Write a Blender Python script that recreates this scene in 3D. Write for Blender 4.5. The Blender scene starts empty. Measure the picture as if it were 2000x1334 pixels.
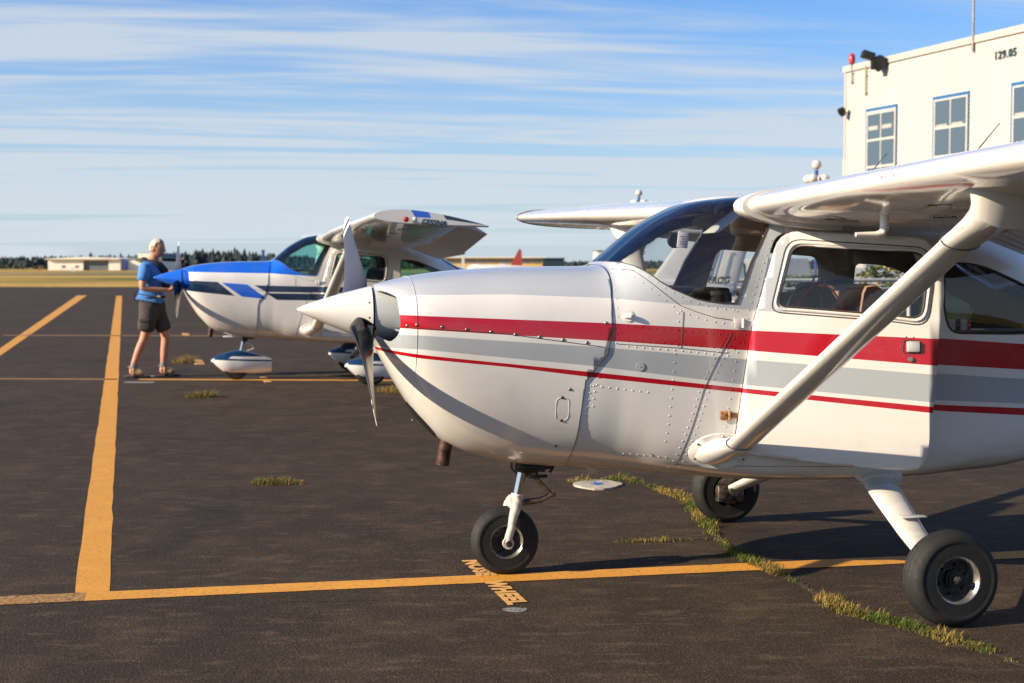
import bpy, bmesh, math, random
from mathutils import Vector, Matrix, noise
R = math.radians
scene = bpy.context.scene
col = scene.collection
rnd = random.Random(7)

# ------------------------------------------------------------------ camera, sky, sun, exposure
cam_d = bpy.data.cameras.new('camera'); cam = bpy.data.objects.new('camera', cam_d); col.objects.link(cam)
cam_d.lens = 50; cam_d.sensor_width = 36; cam_d.clip_start = .05; cam_d.clip_end = 6000
PITCH = math.atan((667-517)/2778.)
cam.location = (0, 0, 1.58); cam.rotation_euler = (math.pi/2-PITCH, 0, 0)
cam_d.dof.use_dof = True; cam_d.dof.focus_distance = 6.9; cam_d.dof.aperture_fstop = 4.2
scene.camera = cam

SUN_EL, SH = R(22), R(21)                         # shadows run 21 deg from +X towards +Y
to_sun = Vector((-math.cos(SH)*math.cos(SUN_EL), -math.sin(SH)*math.cos(SUN_EL), math.sin(SUN_EL)))
sun_d = bpy.data.lights.new('sun', 'SUN'); sun_d.energy = 5.0; sun_d.angle = R(.55); sun_d.color = (1, .83, .61)
sun = bpy.data.objects.new('sun', sun_d); col.objects.link(sun)
sun.rotation_euler = to_sun.to_track_quat('Z', 'Y').to_euler(); sun.location = (-20, -8, 15)

scene.view_settings.view_transform = 'Standard'; scene.view_settings.look = 'None'
scene.view_settings.exposure = .98; scene.view_settings.gamma = 1; scene.view_settings.use_curve_mapping = False

world = bpy.data.worlds.new('World'); scene.world = world; world.use_nodes = True
def build_world():
    nt = world.node_tree; nt.nodes.clear(); N = nt.nodes.new; L = nt.links.new
    out = N('ShaderNodeOutputWorld'); bg = N('ShaderNodeBackground'); bg.inputs['Strength'].default_value = .063
    sky = N('ShaderNodeTexSky'); sky.sky_type = 'NISHITA'; sky.sun_disc = False
    sky.sun_elevation = SUN_EL; sky.sun_rotation = math.atan2(to_sun.x, to_sun.y)
    sky.air_density = 1.0; sky.dust_density = .6; sky.ozone_density = 2.2; sky.altitude = 0
    tc = N('ShaderNodeTexCoord'); sx = N('ShaderNodeSeparateXYZ'); L(tc.outputs['Generated'], sx.inputs[0])
    def m(op, a, b=None, c=None):
        n = N('ShaderNodeMath'); n.operation = op
        for i, v in enumerate((a, b, c)):
            if v is None: continue
            if hasattr(v, 'links'): L(v, n.inputs[i])
            else: n.inputs[i].default_value = v
        return n.outputs[0]
    z = m('MAXIMUM', sx.outputs[2], .012)
    zz = m('ADD', z, .05)
    u = m('DIVIDE', sx.outputs[0], zz); v = m('DIVIDE', sx.outputs[1], zz)
    # cirrus: long streaks across the view, in the plane of the cloud layer
    def layer(su, sv, ang, sc, det, dist, off):
        cb = N('ShaderNodeCombineXYZ')
        a = R(ang)
        uu = m('ADD', m('MULTIPLY', u, math.cos(a)), m('MULTIPLY', v, math.sin(a)))
        vv = m('SUBTRACT', m('MULTIPLY', v, math.cos(a)), m('MULTIPLY', u, math.sin(a)))
        L(m('MULTIPLY', uu, su), cb.inputs[0]); L(m('MULTIPLY', vv, sv), cb.inputs[1]); cb.inputs[2].default_value = off
        n = N('ShaderNodeTexNoise'); n.inputs['Scale'].default_value = sc; n.inputs['Detail'].default_value = det
        n.inputs['Roughness'].default_value = .55; n.inputs['Distortion'].default_value = dist
        L(cb.outputs[0], n.inputs['Vector']); return n.outputs['Fac']
    a1 = layer(.22, 1.15, 5, 1.1, 6, .9, 3.1)
    a2 = layer(.7, 3.4, 12, 1.0, 7, 1.2, 8.3)
    a3 = layer(.06, .35, -3, 1.0, 3, .2, 1.7)
    f = m('ADD', m('ADD', m('MULTIPLY', a1, .68), m('MULTIPLY', a2, .13)), m('MULTIPLY', a3, .30))
    mr = N('ShaderNodeMapRange'); mr.interpolation_type = 'SMOOTHSTEP'
    mr.inputs['From Min'].default_value = .475; mr.inputs['From Max'].default_value = .665
    L(f, mr.inputs['Value'])
    dens = m('MULTIPLY', mr.outputs[0], .88)
    # cirrus looks thinner overhead, where one looks straight through it
    thin = N('ShaderNodeMapRange'); thin.inputs['From Min'].default_value = .16; thin.inputs['From Max'].default_value = .6
    thin.inputs['To Min'].default_value = 1; thin.inputs['To Max'].default_value = .3; L(z, thin.inputs['Value'])
    dens = m('MULTIPLY', dens, thin.outputs[0])
    # thin veil that thickens towards the horizon
    hz = m('POWER', m('SUBTRACT', 1.0, m('MINIMUM', m('MULTIPLY', z, 4.2), 1.0)), 1.2)
    dens = m('MINIMUM', m('ADD', dens, m('MULTIPLY', hz, .78)), .93)
    mx = N('ShaderNodeMix'); mx.data_type = 'RGBA'
    hs = N('ShaderNodeHueSaturation'); hs.inputs['Saturation'].default_value = 1.15; hs.inputs['Value'].default_value = 1.12
    L(sky.outputs[0], hs.inputs['Color'])
    wb = N('ShaderNodeMix'); wb.data_type = 'RGBA'; wb.blend_type = 'MULTIPLY'; wb.inputs[0].default_value = 1
    L(hs.outputs[0], wb.inputs[6]); wb.inputs[7].default_value = (.50, .86, 1.32, 1)
    L(dens, mx.inputs[0]); L(wb.outputs[2], mx.inputs[6])
    cm = N('ShaderNodeMix'); cm.data_type = 'RGBA'; L(hz, cm.inputs[0])
    cm.inputs[6].default_value = (4.6, 5.3, 6.3, 1); cm.inputs[7].default_value = (5.5, 6.1, 6.6, 1); L(cm.outputs[2], mx.inputs[7])
    L(mx.outputs[2], bg.inputs['Color']); L(bg.outputs[0], out.inputs[0])
build_world()

# ------------------------------------------------------------------ helpers
def link_mesh(name, me, parent=None, smooth=False):
    o = bpy.data.objects.new(name, me); col.objects.link(o)
    if parent is not None: o.parent = parent
    if smooth:
        for p in me.polygons: p.use_smooth = True
    return o
def mesh_py(name, verts, faces, mat=None, parent=None, smooth=False, mi=None):
    me = bpy.data.meshes.new(name); me.from_pydata([tuple(v) for v in verts], [], faces)
    mats = mat if isinstance(mat, (list, tuple)) else [mat]
    for m_ in mats:
        if m_: me.materials.append(m_)
    if mi:
        for p, k in zip(me.polygons, mi): p.material_index = k
    me.update()
    return link_mesh(name, me, parent, smooth)
def mesh_bm(name, bm, mat=None, parent=None, smooth=False, autos=None):
    me = bpy.data.meshes.new(name); bm.normal_update(); bm.to_mesh(me); bm.free()
    mats = mat if isinstance(mat, (list, tuple)) else [mat]
    for m_ in mats:
        if m_: me.materials.append(m_)
    o = link_mesh(name, me, parent, smooth or bool(autos))
    if autos: me.set_sharp_from_angle(angle=R(autos))
    return o
def empty(name, loc=(0, 0, 0), rz=0, label=None, cat=None, group=None, parent=None):
    o = bpy.data.objects.new(name, None); col.objects.link(o); o.empty_display_size = .2
    o.location = loc; o.rotation_euler = (0, 0, rz)
    if parent: o.parent = parent
    tag(o, label, cat, group); return o
def tag(o, label=None, cat=None, group=None, kind=None):
    if label: o['label'] = label
    if cat: o['category'] = cat
    if group: o['group'] = group
    if kind: o['kind'] = kind
    return o
def add_box(bm, c, d, rot=None, bevel=0):
    r = bmesh.ops.create_cube(bm, size=1)['verts']
    M = Matrix.Translation(c) @ (rot.to_4x4() if rot else Matrix()) @ Matrix.Diagonal((d[0], d[1], d[2], 1))
    bmesh.ops.transform(bm, matrix=M, verts=r)
    if bevel:
        es = list({e for v in r for e in v.link_edges})
        bmesh.ops.bevel(bm, geom=es, offset=bevel, segments=2, affect='EDGES', profile=.5)
def box(name, c, d, mat, parent=None, rot=None, bevel=0, smooth=False):
    bm = bmesh.new(); add_box(bm, c, d, rot, bevel); return mesh_bm(name, bm, mat, parent, autos=35 if bevel else None)
def frame_of(d, up=Vector((0, 0, 1))):
    d = d.normalized()
    if abs(d.dot(up)) > .98: up = Vector((1, 0, 0))
    a = d.cross(up).normalized(); b = a.cross(d).normalized(); return a, b
def add_tube(bm, pts, rad, n=8, caps=True, closed=False, ry=None):
    pts = [Vector(p) for p in pts]; rings = []
    k = len(pts)
    pa = None
    for i, p in enumerate(pts):
        if closed: d = pts[(i+1) % k]-pts[i-1]
        else: d = pts[min(i+1, k-1)]-pts[max(i-1, 0)]
        if d.length < 1e-9: d = Vector((0, 0, 1))
        d.normalize()
        if pa is None: a, b = frame_of(d)
        else:
            a = (pa-d*pa.dot(d))
            if a.length < 1e-5: a, b = frame_of(d)
            a.normalize(); b = a.cross(d).normalized()
        pa = a
        rr = rad[i] if isinstance(rad, (list, tuple)) else rad
        rings.append([bm.verts.new(p+a*(rr*math.cos(2*math.pi*j/n))+b*((rr if ry is None else ry)*math.sin(2*math.pi*j/n))) for j in range(n)])
    m_ = k if closed else k-1
    for i in range(m_):
        r0, r1 = rings[i], rings[(i+1) % k]
        for j in range(n): bm.faces.new((r0[j], r0[(j+1) % n], r1[(j+1) % n], r1[j]))
    if caps and not closed:
        bm.faces.new(rings[0][::-1]); bm.faces.new(rings[-1])
def tube(name, pts, rad, mat, parent=None, n=8, closed=False, ry=None):
    bm = bmesh.new(); add_tube(bm, pts, rad, n, closed=closed, ry=ry)
    bmesh.ops.recalc_face_normals(bm, faces=bm.faces)
    return mesh_bm(name, bm, mat, parent, autos=50)
def add_lathe(bm, prof, n=32, M=None, cap0=False, cap1=False):
    """prof: (r, y) pairs round the local Y axis"""
    M = M or Matrix(); rings = []
    for r_, y in prof:
        rings.append([bm.verts.new(M @ Vector((r_*math.cos(2*math.pi*j/n), y, r_*math.sin(2*math.pi*j/n)))) for j in range(n)])
    for i in range(len(rings)-1):
        for j in range(n): bm.faces.new((rings[i][j], rings[i][(j+1) % n], rings[i+1][(j+1) % n], rings[i+1][j]))
    if cap0: bm.faces.new(rings[0][::-1])
    if cap1: bm.faces.new(rings[-1])
def lathe(name, prof, mat, parent=None, n=32, M=None, cap0=False, cap1=False, sharp=40):
    bm = bmesh.new(); add_lathe(bm, prof, n, M, cap0, cap1); bmesh.ops.recalc_face_normals(bm, faces=bm.faces)
    return mesh_bm(name, bm, mat, parent, autos=sharp)
def text_mesh(name, s, size, mat, parent, M, extrude=.002, shear=0, bold=0, sx=1, spacing=1):
    cu = bpy.data.curves.new(name, 'FONT'); cu.body = s; cu.size = size; cu.extrude = extrude; cu.offset = bold
    cu.shear = shear; cu.resolution_u = 3; cu.space_character = spacing
    o = bpy.data.objects.new(name+'_tmp', cu); col.objects.link(o)
    dg = bpy.context.evaluated_depsgraph_get(); dg.update()
    me = bpy.data.meshes.new_from_object(o.evaluated_get(dg)); bpy.data.objects.remove(o)
    me.name = name; me.transform(Matrix.Diagonal((sx, 1, 1, 1))); me.transform(M)
    me.materials.clear(); me.materials.append(mat)
    return link_mesh(name, me, parent)

# ------------------------------------------------------------------ materials
class NT:
    def __init__(s, name):
        s.m = bpy.data.materials.new(name); s.m.use_nodes = True; s.t = s.m.node_tree; s.t.nodes.clear()
        s.out = s.t.nodes.new('ShaderNodeOutputMaterial')
    def n(s, typ, **k):
        nd = s.t.nodes.new(typ)
        for a, b in k.items():
            if a.startswith('i_'):
                key = a[2:].replace('_', ' ')
                s.put(nd.inputs[key], b)
            else: setattr(nd, a, b)
        return nd
    def put(s, sock, v):
        if hasattr(v, 'is_output'): s.t.links.new(v, sock)
        else: sock.default_value = v
    def math(s, op, *a, clamp=False):
        nd = s.t.nodes.new('ShaderNodeMath'); nd.operation = op; nd.use_clamp = clamp
        for i, v in enumerate(a): s.put(nd.inputs[i], v)
        return nd.outputs[0]
    def mix(s, f, a, b):
        nd = s.t.nodes.new('ShaderNodeMix'); nd.data_type = 'RGBA'
        s.put(nd.inputs[0], f); s.put(nd.inputs[6], a if hasattr(a, 'is_output') else (*a[:3], 1)); s.put(nd.inputs[7], b if hasattr(b, 'is_output') else (*b[:3], 1))
        return nd.outputs[2]
    def noise(s, scale, detail=3, vec=None, rough=.5, dist=0, dim=None):
        nd = s.t.nodes.new('ShaderNodeTexNoise'); nd.inputs['Scale'].default_value = scale; nd.inputs['Detail'].default_value = detail
        nd.inputs['Roughness'].default_value = rough; nd.inputs['Distortion'].default_value = dist
        if vec is not None: s.t.links.new(vec, nd.inputs['Vector'])
        return nd.outputs['Fac']
    def ramp(s, f, lo, hi, a=0., b=1.):
        nd = s.t.nodes.new('ShaderNodeMapRange'); nd.clamp = True
        s.put(nd.inputs[0], f); nd.inputs[1].default_value = lo; nd.inputs[2].default_value = hi; nd.inputs[3].default_value = a; nd.inputs[4].default_value = b
        return nd.outputs[0]
    def obj(s): return s.n('ShaderNodeTexCoord').outputs['Object']
    def scale(s, vec, v):
        nd = s.n('ShaderNodeMapping'); s.t.links.new(vec, nd.inputs[0]); nd.inputs['Scale'].default_value = v; return nd.outputs[0]
    def bsdf(s, **k):
        p = s.n('ShaderNodeBsdfPrincipled')
        for a, b in k.items():
            key = a.replace('_', ' ')
            s.put(p.inputs[key], (*b, 1) if isinstance(b, tuple) and len(b) == 3 else b)
        s.t.links.new(p.outputs[0], s.out.inputs[0]); return p
    def bump(s, h, strength=.3, dist=.01):
        b = s.n('ShaderNodeBump'); b.inputs['Strength'].default_value = strength; b.inputs['Distance'].default_value = dist
        s.t.links.new(h, b.inputs['Height']); return b.outputs[0]

def simple(name, c, rough=.5, metal=0, var=.08, scale=6, coat=0, bump=0, bscale=60, spec=.5):
    w = NT(name); o = w.obj(); nz = w.noise(scale, 4, o)
    c2 = tuple(max(0, x*(1-var*2.2)) for x in c); c1 = tuple(min(1, x*(1+var)) for x in c)
    k = dict(Base_Color=w.mix(w.ramp(nz, .3, .7), c2, c1), Roughness=w.ramp(w.noise(scale*2.3, 3, o), .2, .8, max(.02, rough-.08), min(1, rough+.08)), Metallic=metal, Coat_Weight=coat, Specular_IOR_Level=spec)
    if coat: k['Coat_Roughness'] = .05
    if bump: k['Normal'] = w.bump(w.noise(bscale, 3, o), bump, .004)
    w.bsdf(**k); return w.m

def polymask(w, s_, z_, pts):
    """1 inside a convex polygon (s,z)"""
    ar = sum(pts[i][0]*pts[(i+1) % len(pts)][1]-pts[(i+1) % len(pts)][0]*pts[i][1] for i in range(len(pts)))
    if ar < 0: pts = pts[::-1]
    res = None
    for i in range(len(pts)):
        (x0, y0), (x1, y1) = pts[i], pts[(i+1) % len(pts)]
        ex, ey = x1-x0, y1-y0
        d = w.math('SUBTRACT', w.math('MULTIPLY', w.math('SUBTRACT', z_, y0), ex), w.math('MULTIPLY', w.math('SUBTRACT', s_, x0), ey))
        g = w.math('GREATER_THAN', d, 0.)
        res = g if res is None else w.math('MULTIPLY', res, g)
    return res
def curve_z(w, s_, pts):
    """piecewise linear z(s) on [-1, 8]"""
    nd = w.n('ShaderNodeFloatCurve'); w.put(nd.inputs['Value'], w.math('DIVIDE', w.math('ADD', s_, 1.), 9.))
    c = nd.mapping.curves[0]; P = [((s0+1)/9, z0/2.) for s0, z0 in pts]
    c.points[0].location = P[0]; c.points[-1].location = P[-1]
    for p in P[1:-1]: c.points.new(*p)
    for p in c.points: p.handle_type = 'VECTOR'
    nd.mapping.update()
    return w.math('MULTIPLY', nd.outputs[0], 2.)
def band(w, s_, z_, top, bot):
    return w.math('MULTIPLY', w.math('LESS_THAN', z_, curve_z(w, s_, top)), w.math('GREATER_THAN', z_, curve_z(w, s_, bot)))

def paint(name, scheme, rough=.16, wave=.0, coat=.6):
    w = NT(name); at = w.n('ShaderNodeAttribute', attribute_name='pc'); sx = w.n('ShaderNodeSeparateXYZ'); w.t.links.new(at.outputs['Vector'], sx.inputs[0])
    s_, z_ = sx.outputs[0], sx.outputs[2]
    P = at.outputs['Vector']
    white = (.69, .67, .63)
    c = white
    if scheme == 'red':
        c = w.mix(w.math('GREATER_THAN', z_, curve_z(w, s_, [(-1, 1.434), (-.05, 1.438), (.424, 1.419), (.944, 1.372), (1.3, 1.345), (1.301, 2.2), (8, 2.2)])), c, (.43, .455, .475))
        c = w.mix(band(w, s_, z_, [(-1, 1.25), (-.49, 1.246), (.36, 1.186), (1.07, 1.121), (2.14, 1.032), (2.61, .996), (8, 1.0)],
                       [(-1, 1.18), (-.49, 1.180), (.31, 1.098), (1.05, .999), (2.14, .897), (2.61, .87), (8, .9)]), c, (.36, .385, .405))
        c = w.mix(band(w, s_, z_, [(-1, 1.345), (-.56, 1.342), (.41, 1.300), (1.086, 1.261), (2.136, 1.210), (2.606, 1.175), (8, 1.16)],
                       [(-1, 1.28), (-.56, 1.279), (.41, 1.215), (1.087, 1.164), (2.138, 1.076), (2.609, 1.044), (8, 1.02)]), c, (.40, .003, .014))
        c = w.mix(band(w, s_, z_, [(-1, 1.19), (-.65, 1.174), (-.5, 1.155), (-.06, 1.108), (.334, 1.065), (1.049, .981), (2.142, .874), (2.615, .846), (8, .9)],
                       [(-1, 1.17), (-.65, 1.159), (-.5, 1.137), (-.06, 1.092), (.31, 1.043), (1.049, .959), (2.143, .843), (2.617, .809), (8, .85)]), c, (.40, .003, .014))
    elif scheme == 'blue':
        blue = (.010, .115, .62); navy = (.004, .022, .062)
        c = w.mix(w.math('GREATER_THAN', z_, curve_z(w, s_, [(-1, 1.432), (-.5, 1.432), (.45, 1.414), (1.035, 1.372), (1.040, 1.372), (1.041, 2.2), (8, 2.2)])), c, blue)
        for q in ([(-.75, 1.33), (-.222, 1.304), (-.005, 1.123), (-.75, 1.205)], [(.243, 1.259), (.392, 1.172), (5.5, 1.09), (5.5, 1.14)], [(.392, 1.158), (.533, 1.068), (5.5, .98), (5.5, 1.06)]):
            c = w.mix(polymask(w, s_, z_, q), c, navy)
        c = w.mix(polymask(w, s_, z_, [(-.169, 1.295), (.155, 1.271), (.409, 1.077), (.083, 1.114)]), c, blue)
    elif scheme == 'tip':
        c = w.mix(polymask(w, s_, z_, [(1.52, 2.2), (1.72, 2.2), (1.80, 1.982), (1.64, 1.990)]), c, (.010, .115, .62))
        c = w.mix(polymask(w, s_, z_, [(1.79, 2.2), (1.95, 1.968), (2.9, 1.84), (2.9, 2.2)]), c, (.004, .022, .062))
    elif scheme == 'fin':
        c = w.mix(band(w, s_, z_, [(-1, 1.16), (8, 1.16)], [(-1, 1.09), (8, 1.09)]), c, (.010, .115, .62))
    elif isinstance(scheme, tuple): c = scheme
    else: c = white
    # slight grime: streaks and film, soft
    g = w.noise(3.2, 5, w.scale(P, (1, 1, .5)), .6); g2_ = w.noise(22, 4, w.scale(P, (.35, 1, 1.4)), .6)
    gr = w.math('MULTIPLY', w.ramp(g, .45, .75), w.ramp(g2_, .35, .75))
    c = w.mix(w.math('MULTIPLY', gr, .32), c, (.30, .26, .20))
    low = w.ramp(z_, .78, .50); c = w.mix(w.math('MULTIPLY', w.math('MULTIPLY', low, w.ramp(w.noise(6, 5, w.scale(P, (.3, 1, 1.5)), .6), .35, .7)), .45), c, (.20, .16, .11))
    # low belly and panel fronts collect oily dirt
    spk = w.math('GREATER_THAN', w.noise(70, 2, P), .76)
    c = w.mix(w.math('MULTIPLY', spk, .12), c, (.12, .10, .08))
    k = dict(Base_Color=c, Roughness=w.ramp(w.noise(5, 4, P), .3, .7, max(.03, rough-.05), rough+.10), Coat_Weight=coat, Coat_Roughness=.06, Specular_IOR_Level=.4)
    if wave:
        h = w.noise(2.6, 2, P); k['Normal'] = w.bump(h, wave, .02)
        k['Coat_Normal'] = k['Normal']
    w.bsdf(**k); return w.m

def glass_mat(name, tint, refl=.06, rough=.0, film=.0):
    w = NT(name); tr = w.n('ShaderNodeBsdfTransparent'); tr.inputs[0].default_value = (*tint, 1)
    gl = w.n('ShaderNodeBsdfGlossy'); gl.inputs['Roughness'].default_value = rough; gl.inputs['Color'].default_value = (1, 1, 1, 1)
    fr = w.n('ShaderNodeFresnel'); fr.inputs['IOR'].default_value = 1.5
    f = w.math('ADD', fr.outputs[0], refl, clamp=True)
    mx = w.n('ShaderNodeMixShader'); w.put(mx.inputs[0], f); w.put(mx.inputs[1], tr.outputs[0]); w.put(mx.inputs[2], gl.outputs[0])
    out = mx.outputs[0]
    if film:      # dust and fine scratches on the perspex
        df = w.n('ShaderNodeBsdfDiffuse'); df.inputs[0].default_value = (.7, .7, .7, 1)
        nz = w.noise(9, 5, w.scale(w.obj(), (1, 1, 3)), .65)
        m2 = w.n('ShaderNodeMixShader'); w.put(m2.inputs[0], w.ramp(nz, .45, .8, film*.3, film*1.6)); w.put(m2.inputs[1], out); w.put(m2.inputs[2], df.outputs[0]); out = m2.outputs[0]
    w.t.links.new(out, w.out.inputs[0]); return w.m

def asphalt():
    w = NT('asphalt'); g = w.n('ShaderNodeNewGeometry').outputs['Position']
    big = w.noise(.35, 5, g, .6); mid = w.noise(2.2, 6, g, .65); streak = w.noise(7, 5, w.scale(g, (.5, 1.6, 1)), .7)
    fine = w.noise(75, 4, g, .8); grain = w.n('ShaderNodeTexVoronoi', feature='F1'); grain.inputs['Scale'].default_value = 120; w.t.links.new(g, grain.inputs['Vector'])
    c = w.mix(w.ramp(big, .3, .72), (.028, .0185, .0108), (.052, .035, .0200))
    c = w.mix(w.math('MULTIPLY', w.ramp(mid, .48, .68), .6), c, (.086, .057, .032))
    c = w.mix(w.math('MULTIPLY', w.ramp(streak, .54, .66), .55), c, (.135, .095, .058))
    c = w.mix(w.ramp(fine, .36, .52, .75, 0), c, (.008, .007, .006)); c = w.mix(w.ramp(fine, .54, .66, 0, .5), c, (.115, .082, .052))
    spk = w.math('MULTIPLY', w.math('LESS_THAN', grain.outputs['Distance'], .28), w.math('GREATER_THAN', w.n('ShaderNodeSeparateColor', i_Color=grain.outputs['Color']).outputs[0], .86))
    c = w.mix(w.math('MULTIPLY', spk, .8), c, (.24, .18, .12))
    sx = w.n('ShaderNodeSeparateXYZ'); w.t.links.new(g, sx.inputs[0])
    # tar patches / rubbed darker areas
    tar = w.ramp(w.noise(.9, 3, w.scale(g, (1, .45, 1)), .5, .4), .60, .68)
    c = w.mix(w.math('MULTIPLY', tar, .5), c, (.012, .010, .009))
    st = w.noise(1.7, 2, g, .4); c = w.mix(w.math('MULTIPLY', w.ramp(st, .70, .76), .7), c, (.008, .007, .006))
    pale = w.noise(3.1, 6, w.scale(g, (.55, 1.3, 1)), .75, .6); c = w.mix(w.math('MULTIPLY', w.ramp(pale, .60, .70), .5), c, (.13, .095, .062))
    lw = w.n('ShaderNodeTexNoise'); lw.inputs['Scale'].default_value = .55; lw.inputs['Detail'].default_value = 8; lw.inputs['Roughness'].default_value = .6; w.t.links.new(g, lw.inputs['Vector'])
    hair = w.math('LESS_THAN', w.math('ABSOLUTE', w.math('SUBTRACT', lw.outputs['Fac'], .47)), .0010); c = w.mix(w.math('MULTIPLY', hair, .7), c, (.006, .006, .005))
    h = w.math('ADD', w.math('MULTIPLY', w.math('SUBTRACT', 1., grain.outputs['Distance']), .6), fine)
    w.bsdf(Base_Color=c, Roughness=.88, Specular_IOR_Level=.20, Normal=w.bump(h, .7, .006)); return w.m
def road_paint(name, c, wear=.55):
    w = NT(name); g = w.n('ShaderNodeNewGeometry').outputs['Position']
    n1 = w.noise(38, 5, w.scale(g, (1, 1.5, 1)), .75); n2 = w.noise(5, 3, g); n3 = w.noise(150, 2, g)
    cc = w.mix(w.ramp(n2, .3, .7), tuple(x*.86 for x in c), c)
    cc = w.mix(w.ramp(n1, wear, wear+.10), cc, (.035, .028, .022))
    cc = w.mix(w.math('MULTIPLY', w.ramp(n3, .55, .75), .35), cc, tuple(x*.45 for x in c))
    w.bsdf(Base_Color=cc, Roughness=.75, Normal=w.bump(n3, .4, .003)); return w.m
def field_mat():
    w = NT('field'); g = w.n('ShaderNodeNewGeometry').outputs['Position']
    a = w.noise(1, 5, w.scale(g, (.010, .035, 1)), .6, .3); b = w.noise(1, 6, w.scale(g, (.12, .35, 1)), .65)
    c = w.mix(w.ramp(a, .42, .56), (.13, .125, .022), (.52, .33, .085))
    c = w.mix(w.math('MULTIPLY', w.ramp(b, .5, .75), .6), c, (.07, .060, .020))
    w.bsdf(Base_Color=c, Roughness=.95, Specular_IOR_Level=.1); return w.m

M_asph = asphalt()
M_yel = road_paint('yellow_road_paint', (.66, .30, .028), .56)
M_yel2 = road_paint('faded_yellow_paint', (.42, .22, .05), .49)
M_yel3 = road_paint('stencil_paint', (.66, .36, .11), .62)
M_grey_mark = road_paint('grey_road_paint', (.24, .24, .235), .50)
M_field = field_mat()
M_rubber = simple('tyre_rubber', (.008, .0075, .007), .75, var=.3, scale=30, bump=.15, bscale=120)
M_rim = simple('wheel_metal', (.50, .47, .43), .3, .85, var=.2, scale=25)
M_alu = simple('satin_aluminium', (.74, .74, .75), .35, .5, var=.04)
M_dark = simple('dark_metal', (.025, .023, .022), .5, .3, var=.3, scale=20)
M_hub = simple('greasy_metal', (.14, .12, .10), .45, .7, var=.4, scale=40)
M_hubdisc = simple('dark_hub', (.055, .05, .045), .5, .6, var=.5, scale=40)  # darker metal for the disc and the inner rim
M_chrome = simple('chrome', (.80, .80, .82), .07, 1, var=.04, scale=8)
M_steel = simple('screw_metal', (.28, .25, .23), .35, .8, var=.3, scale=50)
M_seam = simple('panel_gap', (.05, .035, .03), .7)
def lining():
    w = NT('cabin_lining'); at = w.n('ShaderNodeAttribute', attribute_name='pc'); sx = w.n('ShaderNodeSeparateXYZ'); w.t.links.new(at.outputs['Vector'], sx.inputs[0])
    w.bsdf(Base_Color=w.mix(w.math('GREATER_THAN', sx.outputs[0], 1.75), (.24, .215, .185), (.035, .032, .032)), Roughness=.8); return w.m  # dimness of the rear cabin put into a darker lining aft
M_interior = lining()
M_black = simple('black_plastic', (.012, .012, .013), .45)
M_rust = simple('rusty_steel', (.085, .035, .02), .6, .5, var=.4, scale=30)
M_white = paint('white_aircraft_paint', 'plain', .14)
M_wing = paint('white_wing_paint', 'plain', .10, wave=.16)
M_red_pl = paint('red_striped_paint', 'red', .15, wave=.07)
M_blue_pl = paint('blue_striped_paint', 'blue', .15, wave=.06)
M_blue = paint('blue_gloss_paint', (.010, .115, .62), .15)
M_navy = paint('navy_gloss_paint', (.004, .030, .085), .15)
M_tip = paint('wing_tip_paint', 'tip', .15)
M_fin = paint('fin_paint', 'fin', .15)
M_glass = glass_mat('clear_perspex', (.88, .90, .90), .01, film=.006)
M_teal = glass_mat('teal_tinted_perspex', (.50, .80, .74), .02, film=.008)
M_seatA = simple('brown_seat_cloth', (.34, .20, .14), .9, scale=12, bump=.3, bscale=200)
M_seatB = simple('blue_seat_cloth', (.03, .09, .13), .9)

# ------------------------------------------------------------------ ground
def sheet(name, x0, y0, x1, y1, z, mat, sub=1):
    return tag(mesh_py(name, [(x0, y0, z), (x1, y0, z), (x1, y1, z), (x0, y1, z)], [(0, 1, 2, 3)], mat), kind='structure')
sheet('ground', -2600, -400, 2600, 3600, -.012, M_field)
# the apron ends in a slightly ragged edge against the grass
def apron():
    xs = [-160+4*i for i in range(81)]
    far = [(x, 101.5+(-3.4 if x > -26 else 0)*0+.9*noise.noise((x*.05, 0, 0))-.033*(x+38)*1.0, 0) for x in xs]
    near = [(x, -35, 0) for x in xs]
    v = near+far; n = len(xs)
    tag(mesh_py('apron', v, [(i, i+1, n+i+1, n+i) for i in range(n-1)], M_asph), kind='structure')
apron()
# distant taxiway strip in the grass
w_ = simple('far_tarmac', (.14, .13, .12), .8)
sheet('taxiway', -400, 205, 300, 214, -.004, w_); sheet('runway', -600, 262, 500, 285, -.004, w_)

def strip(name, pts, mat, z, label, jag=.0, n=60):
    """pts: four ground corners (a,b near end; c,d far end), edges slightly uneven"""
    a, b, c, d = [Vector((*p, 0)) for p in pts]; v = []
    for i in range(n+1):
        f = i/n; l = a.lerp(c, f); r = b.lerp(d, f); t = (r-l)
        tn = t.normalized()
        l = l+tn*jag*noise.noise((i*.9, 1.3, 0)); r = r+tn*jag*noise.noise((i*.9, 7.3, 0)); l.z = r.z = z
        v += [l, r]
    o = mesh_py(name, v, [(2*i, 2*i+1, 2*i+3, 2*i+2) for i in range(n)], mat)
    return tag(o, label, 'ground marking')
strip('painted_line', [(-2.085, 6.69), (-1.935, 6.75), (-20.06, 72.1), (-19.76, 72.1)], M_yel, .0015, 'wide yellow lead line running away from the camera left of both aircraft', .010, 160)
d_ = Vector((5.2, 1.07, 0)).normalized(); nrm = Vector((-d_.y, d_.x, 0))
p0 = Vector((-3.3, 6.43, 0)); p0b = Vector((-2.03, 6.695, 0)); p1 = Vector((1.2, 7.325, 0)); p2 = Vector((7.0, 8.55, 0))
strip('painted_line', [tuple((p0b+nrm*.088)[:2]), tuple((p0b-nrm*.088)[:2]), tuple((p2+nrm*.088)[:2]), tuple((p2-nrm*.088)[:2])], M_yel, .003, 'yellow parking line passing under the nose wheel of the red striped aircraft', .006, 120)
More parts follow.
